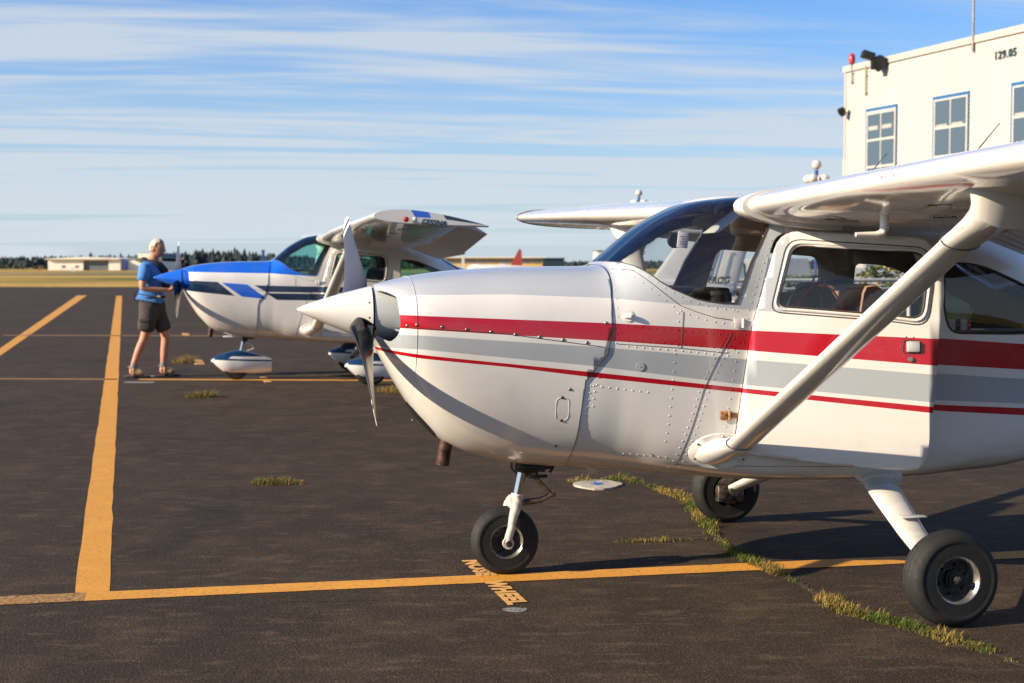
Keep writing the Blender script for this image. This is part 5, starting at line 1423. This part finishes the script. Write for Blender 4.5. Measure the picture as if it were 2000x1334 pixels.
for px in (125, 151): bx('window', (px-1000)*.144-.45, (px-1000)*.144+.45, 399.9, 399.98, .75, 1.35, M_hdoor, h1)
h2 = empty('hangar', (0, 0, 0), 0, 'cream building with a blue white banner and dark roof beside the standing man', 'hangar')
bx('wall', -109.9, -98.5, 402, 425, 0, 3.0, M_hang, h2); bx('roof', -109.9, -98.5, 401.8, 426, 3.0, 3.25, M_hroof, h2)
bn = bx('banner', -110.6+.1, -108.4, 401.7, 401.76, .05, 3.0, M_banner, h2)
for k in range(4): bx('banner_stripe', -110.1, -108.8, 401.6, 401.66, .5+.62*k, .72+.62*k, M_hang, bn)
prism('roof', [(-105.8, 2.5), (-98.5, 2.5), (-98.5, 3.6), (-99.5, 4.9), (-104.5, 4.9), (-105.8, 3.8)], 400.5, 424, M_hroof, h2)
bx('sign_panel', -105.1, -101.2, 400.3, 400.4, 3.4, 4.8, M_hang, h2)
h3 = empty('hangar', (0, 0, 0), 0, 'long yellow hangar with dark window band beyond the cowling', 'hangar')
X = lambda px, D: (px-1000)/2778*D
bx('wall', X(835, 380), X(1062, 380), 380, 410, 0, 3.4, M_yh, h3); bx('roof', X(830, 380), X(1066, 380), 379, 411, 3.4, 3.65, M_hang, h3)
for k in range(9): bx('window', X(872, 380)+2.8*k, X(872, 380)+2.8*k+2.5, 379.8, 379.9, 2.1, 2.9, M_hdoor, h3)
h4 = empty('hangar', (0, 0, 0), 0, 'dark navy flat roofed building right of the yellow hangar', 'building')
bx('wall', X(1060, 375), X(1102, 375), 375, 400, 0, 3.25, M_navywall, h4); bx('roof', X(1058, 375), X(1104, 375), 374.5, 401, 3.25, 3.4, M_hroof, h4)
h5 = empty('storage_building', (0, 0, 0), 0, 'small white block showing behind the far wing strut', 'building')
bx('wall', X(1165, 300), X(1195, 300), 300, 312, 0, 4.4, M_hang, h5); bx('roof', X(1164, 300), X(1196, 300), 299.7, 312.3, 4.4, 4.6, M_hroof, h5)
M_dome = simple('white_dome_fabric', (.60, .56, .52), .6, var=.03)
for px, D, rr, lab in ((932, 300, 2.15, 'smaller white dome shelter left of the red tail fin'), (983, 300, 2.45, 'larger white dome shelter just left of the red tail fin')):
    e = empty('dome_shelter', (X(px, D), D, 0), 0, lab, 'dome', 'white dome shelters beyond the cowling')
    bm = bmesh.new(); bmesh.ops.create_uvsphere(bm, u_segments=24, v_segments=12, radius=1); bmesh.ops.transform(bm, matrix=Matrix.Diagonal((rr, rr, 1.35, 1)), verts=bm.verts)
    bmesh.ops.translate(bm, verts=bm.verts, vec=(0, 0, .45)); mesh_bm('canopy', bm, M_dome, e, smooth=True)
M_redtail = simple('red_tail_paint', (.34, .05, .045), .3)
t_ = empty('parked_airliner', (X(1012, 260), 260, 0), 0, 'distant aircraft showing only its narrow red tail fin', 'airplane')
prism('fin', [(-1.5, 1.2), (.75, 1.2), (.60, 4.3), (.15, 4.45)], -.12, .12, M_redtail, t_)
tube('fuselage', [(-9, 0, .9), (-8, 0, .95), (-3, 0, 1.0), (1.2, 0, 1.25)], [.1, .6, .6, .15], M_dome, t_, 12)
for sx_ in (-1, 1): tube('wing', [(-5, 0, .8), (-4.2, sx_*5, 1.0)], [.5, .25], M_dome, t_, 8, ry=.08)
for x_ in (-6.8, -3.6): tube('wheel', [(x_, -.1, .2), (x_, .1, .2)], .2, M_rubber, t_, 12)
bp_ = empty('blue_post', (X(515, 120), 120, 0), 0, 'blue upright post just beyond the blue cowling', 'post')
bx('post', -.11, .11, -.11, .11, 0, 2.75, M_lampblue, bp_); bx('cap', -.14, .14, -.14, .14, 2.75, 2.82, M_lampblue, bp_)
wp_ = empty('white_post', (X(905, 150), 150, 0), 0, 'white tapered post between the tail and the domes', 'post')
prism('post', [(-.22, 0), (.22, 0), (.10, 2.5), (-.16, 2.5)], -.1, .1, M_dome, wp_); prism('cap', [(-.2, 2.5), (.14, 2.5), (.1, 2.62), (-.16, 2.62)], -.12, .12, M_dome, wp_)
for px, D, h_, lab in ((143, 270, .8, 'small white marker board standing in the dry field'), (78, 330, .7, 'tiny orange marker at the left of the field')):
    e = empty('taxiway_marker', (X(px, D), D, 0), 0, lab, 'marker'); bx('board', -.35, .35, -.03, .03, h_*.4, h_*1.3, M_dome if px > 100 else M_redtail, e); bx('post', -.04, .04, -.02, .02, 0, h_*.4, M_steel, e)
# tufts of taller dry weeds along the edge of the apron
tag(blades('verge_grass', [(x_, 100+(-3 if x_ > -26 else 0)+2*noise.noise((x_*.3, 0, 0))-.033*(x_+38), 1.2, .30+.2*noise.noise((x_*.5, 3, 0)), 26, .6+.35*noise.noise((x_*.2, 9, 1))) for x_ in [-45+.42*k for k in range(190)]], seed=21),
    'dry grass verge where the apron meets the field', 'grass', kind='stuff')

# ------------------------------------------------------------------ fence, shrubs and cars seen through the cabin
M_fab = simple('green_fence_fabric', (.028, .055, .030), .9, var=.3, scale=2.5, bump=.3); M_rail = simple('white_rail', (.62, .60, .56), .45)
fe = empty('fence', (0, 0, 0), 0, 'low fence of green fabric with white top rails behind the cabin', 'fence')
F0, F1 = Vector((3.9, 25, 0)), Vector((19, 29.5, 0)); nf = 9
for k in range(nf+1):
    p = F0.lerp(F1, k/nf); tube('post', [p, p+Vector((0, 0, 1.36))], .035, M_rail, fe, 8)
    if k < nf:
        q = F0.lerp(F1, (k+1)/nf); d = (q-p).normalized(); a, b = p+d*.05, q-d*.05
        mesh_py('fabric_panel', [a+Vector((0, .02, .06)), b+Vector((0, .02, .06)), b+Vector((0, .02, 1.10)), a+Vector((0, .02, 1.10)), a+Vector((0, .035, .06)), b+Vector((0, .035, .06)), b+Vector((0, .035, 1.10)), a+Vector((0, .035, 1.10))],
                [(0, 1, 2, 3), (7, 6, 5, 4), (0, 4, 5, 1), (3, 2, 6, 7)], M_fab, fe)
        tube('rail', [a+Vector((0, 0, 1.30)), b+Vector((0, 0, 1.30))], .035, M_rail, fe, 8); tube('rail', [a+Vector((0, 0, 1.15)), b+Vector((0, 0, 1.15))], .022, M_rail, fe, 8)
M_leaf = simple('shrub_leaf', (.05, .085, .02), .8, var=.4, scale=3); M_flower = simple('yellow_blossom', (.70, .42, .02), .7, var=.1)
def shrub(x, y, rr, h, fl, label, seed):
    rg = random.Random(seed); e = empty('shrub', (x, y, 0), 0, label, 'shrub', 'shrubs behind the low fence')
    for nm, mat, cnt, s_ in (('leaves', M_leaf, 900, .07), ('blossoms', M_flower, fl, .06)):
        if not cnt: continue
        vs, fs = [], []
        for _ in range(cnt):
            a = rg.uniform(0, 6.28); b = rg.uniform(0, 1); q = rr*math.sqrt(rg.random())*(1-.5*b**2); z = h*(.1+.9*b) if nm == 'leaves' else h*(.75+.3*rg.random())*(1-.3*(q/rr)**2)
            c = Vector((q*math.cos(a), q*math.sin(a), z)); n_ = Vector((rg.gauss(0, 1), rg.gauss(0, 1), rg.gauss(.4, 1))).normalized(); u, v = frame_of(n_); k = len(vs)
            vs += [c-u*s_, c-v*s_*.5, c+u*s_, c+v*s_*.5]; fs.append((k, k+1, k+2, k+3))
        mesh_py(nm, vs, fs, mat, e)
    tube('stem', [(0, 0, 0), (0, 0, h*.6)], [.05, .03], M_pipe, e, 6)
for k, (x, y, rr, h, fl, lab) in enumerate([(6.2, 31, .9, 1.35, 0, 'green shrub behind the left end of the low fence'), (8.4, 32, 1.0, 1.55, 60, 'green shrub with few blossoms behind the low fence'), (10.4, 32.5, .9, 1.45, 260, 'shrub with some yellow blossoms seen through the door window'),
        (12.6, 32, 1.1, 1.5, 700, 'wide yellow flowering shrub seen through the rear window'), (14.4, 33, 1.0, 1.5, 420, 'yellow flowering shrub at the right end behind the fence'), (4.6, 32, .8, 1.1, 0, 'low green shrub nearest the tail of the blue nosed aircraft')]):
    shrub(x, y, rr, h, fl, lab, k)
def car(x, y, rz, paintc, label, L=4.5, Hh=1.5, van=False):
    e = empty('parked_car', (x, y, 0), rz, label, 'car', 'cars parked behind the fence'); mt = simple('car_paint', paintc, .25, coat=.6, var=.03)
    gl = M_pane
    if van: body = [(-L/2, .35), (L/2, .35), (L/2, .95), (L/2-.5, 1.05), (L/2-1.2, Hh), (-L/2+.1, Hh), (-L/2, .9)]
    else: body = [(-L/2, .35), (L/2, .35), (L/2-.03, .70), (L/2-.4, .86), (L/2-1.25, .95), (L/2-1.95, Hh), (-L/2+1.1, Hh), (-L/2+.35, .98), (-L/2, .9)]
    bm = bmesh.new(); vs = [[bm.verts.new((px_, yy*(1 if z < 1 else .84), z)) for px_, z in body] for yy in (-.88, .88)]
    n = len(body); bm.faces.new(vs[0]); bm.faces.new(vs[1][::-1])
    for i in range(n): bm.faces.new((vs[0][i], vs[0][(i+1) % n], vs[1][(i+1) % n], vs[1][i]))
    bmesh.ops.recalc_face_normals(bm, faces=bm.faces); bmesh.ops.bevel(bm, geom=list(bm.edges), offset=.05, segments=2, affect='EDGES'); mesh_bm('body', bm, mt, e, autos=40)
    z0, z1 = 1.0, Hh-.10
    for sy in (-1, 1):
        w_ = [(L/2-1.38, z0), (L/2-1.95, z1), (-L/2+1.15, z1), (-L/2+.65, z0)]
        mesh_py('side_glass', [(a, sy*(.893 if b < 1.05 else .80), b) for a, b in w_], [(0, 1, 2, 3)], gl, e)
        for wx in (-L/2+.8, L/2-.85):
            wl = tube('wheel', [(wx, sy*.70, .32), (wx, sy*.90, .32)], .32, M_rubber, e, 20); tube('rim', [(wx, sy*.90, .32), (wx, sy*.912, .32)], .20, M_rim, wl, 16)
        bmh = bx('headlight', L/2-.08, L/2+.01, sy*.75-.15, sy*.75+.15, .62, .75, M_lens, e)
car(9.2, 38, R(100), (.62, .61, .60), 'white car parked behind the fence, seen through the door window')
car(12.2, 39, R(96), (.03, .06, .16), 'dark blue car parked beside the white car behind the fence')
car(7.0, 41, R(100), (.30, .31, .32), 'silver car parked behind the fence farther left', van=True, Hh=1.75, L=4.8)

# ------------------------------------------------------------------ the standing man
def skinned(name, nodes, edges, rootk, mat, parent, lv=2, dry=False):
    keys = list(nodes); idx = {k: i for i, k in enumerate(keys)}
    me = bpy.data.meshes.new(name); me.from_pydata([nodes[k][0] for k in keys], [(idx[a], idx[b]) for a, b in edges], [])
    o = bpy.data.objects.new(name+'_tmp', me); col.objects.link(o)
    md = o.modifiers.new('skin', 'SKIN'); md.use_smooth_shade = True; sv = me.skin_vertices[0].data
    for k in keys:
        r_ = nodes[k][1]; sv[idx[k]].radius = r_ if isinstance(r_, tuple) else (r_, r_)
    sv[idx[rootk]].use_root = True
    sb = o.modifiers.new('sub', 'SUBSURF'); sb.levels = lv; sb.render_levels = lv
    dg = bpy.context.evaluated_depsgraph_get(); dg.update()
    m2 = bpy.data.meshes.new_from_object(o.evaluated_get(dg)); bpy.data.objects.remove(o); m2.name = name
    if dry: return m2
    m2.materials.clear(); m2.materials.append(mat); return link_mesh(name, m2, parent, True)
def man():
    root = empty('person', (X(296, 19.95), 19.95, 0), R(6), 'man in blue short sleeved shirt and dark cargo shorts at the blue propeller', 'person')
    root.scale = (1.07, 1.12, 1.0)
    M_sk = simple('skin', (.44, .20, .125), .55, var=.08, scale=9); M_hair = simple('white_hair', (.52, .44, .36), .8, var=.15, scale=40, bump=.5, bscale=80)
    M_shirt = simple('blue_shirt', (.055, .20, .50), .85, var=.12, scale=6, bump=.35, bscale=9); M_short = simple('charcoal_shorts', (.050, .042, .040), .9, var=.15, scale=8, bump=.4, bscale=10)
    M_sock = simple('grey_socks', (.20, .20, .20), .95); M_boot = simple('tan_boot', (.42, .28, .15), .85, var=.3, scale=30); M_sole = simple('dark_sole', (.02, .018, .016), .8)
    M_vest = simple('black_vest', (.010, .012, .016), .8)
    # x forward (right in the photo), y away from camera, z up
    N = {'pel': ((0, 0, .98), (.15, .12)), 'wai': ((.01, 0, 1.14), (.14, .13)), 'che': ((.02, 0, 1.38), (.15, .15)), 'shb': ((.0, 0, 1.55), (.12, .11)), 'nek': ((.03, 0, 1.66), .058), 'hd0': ((.06, 0, 1.74), .068),
         'hipR': ((-.02, -.09, .95), .10), 'knR': ((-.075, -.11, .575), (.062, .058)), 'caR': ((-.15, -.11, .40), .058), 'anR': ((-.235, -.11, .15), .040), 'heR': ((-.255, -.11, .07), .04), 'toR': ((-.10, -.125, .045), .036),
         'hipL': ((.03, .09, .95), .10), 'knL': ((.165, .10, .575), (.062, .058)), 'caL': ((.145, .10, .38), .058), 'anL': ((.125, .10, .15), .040), 'heL': ((.10, .10, .07), .04), 'toL': ((.27, .10, .045), .036),
         'shR': ((-.04, -.19, 1.53), .075), 'elR': ((-.085, -.25, 1.25), .050), 'wrR': ((.21, -.20, 1.235), .034), 'paR': ((.285, -.19, 1.235), (.036, .022)),
         'shL': ((.05, .19, 1.53), .072), 'elL': ((.20, .26, 1.32), .048), 'wrL': ((.32, .24, 1.52), .033), 'paL': ((.345, .235, 1.585), (.034, .022))}
    E_ = [('pel', 'wai'), ('wai', 'che'), ('che', 'shb'), ('shb', 'nek'), ('nek', 'hd0'), ('pel', 'hipR'), ('hipR', 'knR'), ('knR', 'caR'), ('caR', 'anR'), ('anR', 'heR'), ('heR', 'toR'), ('pel', 'hipL'), ('hipL', 'knL'), ('knL', 'caL'), ('caL', 'anL'), ('anL', 'heL'), ('heL', 'toL'),
          ('shb', 'shR'), ('shR', 'elR'), ('elR', 'wrR'), ('wrR', 'paR'), ('shb', 'shL'), ('shL', 'elL'), ('elL', 'wrL'), ('wrL', 'paL')]
    for side, base, ax, dn in (('R', Vector((.315, -.19, 1.24)), Vector((1, .05, .1)), Vector((0, 0, -1))), ('L', Vector((.355, .235, 1.62)), Vector((.3, -.1, 1)), Vector((1, 0, -.2)))):
        for k in range(4):
            off = Vector((0, 1, 0))*(.028-.018*k); L_ = (.036, .042, .039, .030)[k]
            a = base+off; b = a+ax.normalized()*L_; c = b+(ax*.4+dn).normalized()*L_*.8
            N['f%s%da' % (side, k)] = (tuple(a), .0095); N['f%s%db' % (side, k)] = (tuple(b), .0090); N['f%s%dc' % (side, k)] = (tuple(c), .0080)
            E_ += [('pa'+side, 'f%s%da' % (side, k)), ('f%s%da' % (side, k), 'f%s%db' % (side, k)), ('f%s%db' % (side, k), 'f%s%dc' % (side, k))]
        a = base+Vector((-.03, -.032, .012)); b = a+(ax+Vector((0, -.6, .3))).normalized()*.035
        N['t%sa' % side] = (tuple(a), .011); N['t%sb' % side] = (tuple(b), .0095); E_ += [('pa'+side, 't%sa' % side), ('t%sa' % side, 't%sb' % side)]
    me = skinned('body', N, E_, 'pel', M_sk, root, dry=True)
    bm = bmesh.new(); bm.from_mesh(me)
    # head: ovoid with brow, nose, cheeks, chin and ears, looking forward and a little down
    hb = bmesh.new(); bmesh.ops.create_uvsphere(hb, u_segments=40, v_segments=28, radius=1)
    for v in hb.verts:
        x, y, z = v.co
        fx = x; w_ = 1-.20*max(0, -z)**1.2-.10*max(0, x)
        X_, Y_, Z_ = x*.102, y*.079*w_, z*.128
        if z < -.1 and x > 0: X_ += .016*min(1, (-z-.1)*1.6)*x            # jaw forward
        if z < -.3 and x < 0: X_ *= 1-.45*(-z-.3)
        g = math.exp(-((y*1.0)/.16)**2)
        if x > 0: X_ += .030*g*math.exp(-((z+.16)/.13)**2)+.012*g*math.exp(-((z-.02)/.18)**2)   # nose
        if x > 0: X_ += .007*math.exp(-((z-.20)/.09)**2)*math.exp(-(y/.55)**2)                  # brow
        if x > 0: X_ -= .010*math.exp(-((z-.06)/.08)**2)*math.exp(-((abs(y)-.36)/.14)**2)        # eye sockets
        if x > 0: X_ += .006*g*math.exp(-((z+.46)/.06)**2)-.005*math.exp(-(y/.3)**2)*math.exp(-((z+.52)/.03)**2)+.010*math.exp(-(y/.3)**2)*math.exp(-((z+.78)/.15)**2)
        v.co = (X_, Y_, Z_)
    for sy in (-1, 1):
        er = bmesh.ops.create_uvsphere(hb, u_segments=10, v_segments=8, radius=1)['verts']
        for v in er: v.co = Vector((-.012+v.co.x*.020, sy*(.080+v.co.y*.008*sy), -.010+v.co.z*.034))
    Mh = Matrix.Translation((.085, -.0, 1.812)) @ Matrix.Rotation(R(-24), 4, 'Z') @ Matrix.Rotation(R(9), 4, 'Y')
    bmesh.ops.transform(hb, matrix=Mh, verts=hb.verts); tmp = bpy.data.meshes.new('t'); hb.to_mesh(tmp); hb.free(); bm.from_mesh(tmp)
    o = mesh_bm('body', bm, M_sk, root, smooth=True)
    # eyes and brows
    for sy in (-1, 1):
        bm = bmesh.new(); bmesh.ops.create_uvsphere(bm, u_segments=10, v_segments=8, radius=.010); bmesh.ops.transform(bm, matrix=Mh @ Matrix.Translation((.082, sy*.030, .008)), verts=bm.verts); mesh_bm('eye', bm, M_sole, root, smooth=True)
    # hair: back, sides and thin top
    hr = bmesh.new(); bmesh.ops.create_uvsphere(hr, u_segments=36, v_segments=24, radius=1)
    dead = []
    for f in hr.faces:
        c = f.calc_center_median()
        ear = (c.x+.10)**2+(c.z+.08)**2 < .07 and abs(c.y) > .5
        if not (c.z > .60 or (c.x < .10+.25*c.z and c.z > -.42)) or (c.x > .50 and c.z < .80) or ear: dead.append(f)
    bmesh.ops.delete(hr, geom=dead, context='FACES')
    for v in hr.verts:
        x, y, z = v.co; w_ = 1-.20*max(0, -z)**1.2-.10*max(0, x); q = 1.045+.06*noise.noise((x*5, y*5, z*5))+.04*noise.noise((x*14, y*14, z*14))+.03*max(0, -x)
        v.co = (x*.106*q, y*.083*w_*q, z*.131*q)
    bmesh.ops.transform(hr, matrix=Mh, verts=hr.verts); h_ = mesh_bm('hair', hr, M_hair, root, smooth=True)
    md = h_.modifiers.new('t', 'SOLIDIFY'); md.thickness = .006
    # shirt
    S = {'pel': ((-.005, 0, 1.155), (.172, .160)), 'wai': ((.012, 0, 1.24), (.172, .165)), 'che': ((.025, 0, 1.38), (.175, .180)), 'shb': ((.0, 0, 1.54), (.130, .13)), 'col': ((.025, 0, 1.635), .078),
         'shR': ((-.045, -.195, 1.525), .092), 'slR': ((-.078, -.245, 1.335), .078), 'shL': ((.05, .195, 1.525), .090), 'slL': ((.13, .245, 1.40), .072)}
    skinned('shirt', S, [('pel', 'wai'), ('wai', 'che'), ('che', 'shb'), ('shb', 'col'), ('shb', 'shR'), ('shR', 'slR'), ('shb', 'shL'), ('shL', 'slL')], 'wai', M_shirt, root)
    P = {'pel': ((0, 0, 1.125), (.165, .155)), 'cr': ((0, 0, .97), (.165, .150)), 'hR': ((-.03, -.095, .88), .130), 'mR': ((-.050, -.105, .74), .124), 'kR': ((-.068, -.11, .625), .122), 'hL': ((.045, .095, .88), .130), 'mL': ((.105, .10, .74), .122), 'kL': ((.158, .10, .625), .118)}
    sh = skinned('shorts', P, [('pel', 'cr'), ('cr', 'hR'), ('hR', 'mR'), ('mR', 'kR'), ('cr', 'hL'), ('hL', 'mL'), ('mL', 'kL')], 'pel', M_short, root)
    bm = bmesh.new(); add_box(bm, (-.055, -.232, .745), (.125, .028, .145), Matrix.Rotation(R(4), 3, 'Y'), .012); mesh_bm('cargo_pocket', bm, M_short, sh, autos=40)
    bm = bmesh.new(); add_box(bm, (-.053, -.249, .810), (.135, .014, .045), Matrix.Rotation(R(4), 3, 'Y'), .005); mesh_bm('pocket_flap', bm, M_short, sh, autos=40)
    tube('belt', [Vector((.0+.168*math.cos(a), .160*math.sin(a), 1.13+.01*math.sin(a))) for a in [2*math.pi*k/28 for k in range(28)]], .016, M_vest, root, 8, closed=True)
    bm = bmesh.new(); add_box(bm, (.115, -.140, 1.135), (.05, .03, .028), None, .008); mesh_bm('yellow_pouch', bm, simple('yellow_tag', (.65, .38, .02), .6), root)
    # life vest collar and front
    V_ = {'a': ((-.085, -.10, 1.625), .042), 'b': ((-.095, 0, 1.665), .044), 'c': ((-.085, .10, 1.625), .042), 'd': ((.09, -.12, 1.60), .044), 'e': ((.195, -.115, 1.42), .052), 'f': ((.195, -.10, 1.24), .042), 'g': ((.10, .12, 1.59), .044), 'h': ((.195, .11, 1.42), .050), 'i': ((.195, .10, 1.24), .042)}
    skinned('life_vest', V_, [('f', 'e'), ('e', 'd'), ('d', 'a'), ('a', 'b'), ('b', 'c'), ('c', 'g'), ('g', 'h'), ('h', 'i')], 'b', M_vest, root)
    tube('cable', [(-.14, -.12, 1.24), (-.205, -.10, 1.20), (-.215, -.08, 1.10), (-.16, -.10, 1.03), (-.05, -.17, 1.04), (.02, -.165, 1.06)], .010, M_vest, root, 8)
    # dark glove on the far hand
    G = {'a': ((.318, .24, 1.52), .040), 'b': ((.345, .235, 1.60), (.050, .034)), 'c': ((.385, .22, 1.66), .030), 'd': ((.35, .20, 1.655), .022)}
    skinned('glove', G, [('a', 'b'), ('b', 'c'), ('b', 'd')], 'b', M_vest, root)
    for sy, ax_, ay, tx, nm in ((-1, -.235, -.11, 14, 'R'), (1, .125, .10, -2, 'L')):
        skinned('sock', {'a': ((ax_+(.03 if sy < 0 else .005), ay, .235), .050), 'b': ((ax_, ay, .10), .047)}, [('a', 'b')], 'a', M_sock, root)
        dx = ax_-.02
        B_ = {'t': ((dx+.005, ay, .150), .064), 'h': ((dx-.020, ay, .080), (.066, .062)), 'm': ((dx+.09, ay-(.01 if sy < 0 else 0), .080), (.062, .058)), 'o': ((dx+.18, ay-(.02 if sy < 0 else 0), .062), (.060, .046))}
        bt = skinned('boot', B_, [('t', 'h'), ('h', 'm'), ('m', 'o')], 'h', M_boot, root)
        bm = bmesh.new(); add_box(bm, (dx+.085, ay-.005, .016), (.315, .10, .030), None, .013); mesh_bm('sole', bm, M_sole, bt, autos=40)
    return root
man()
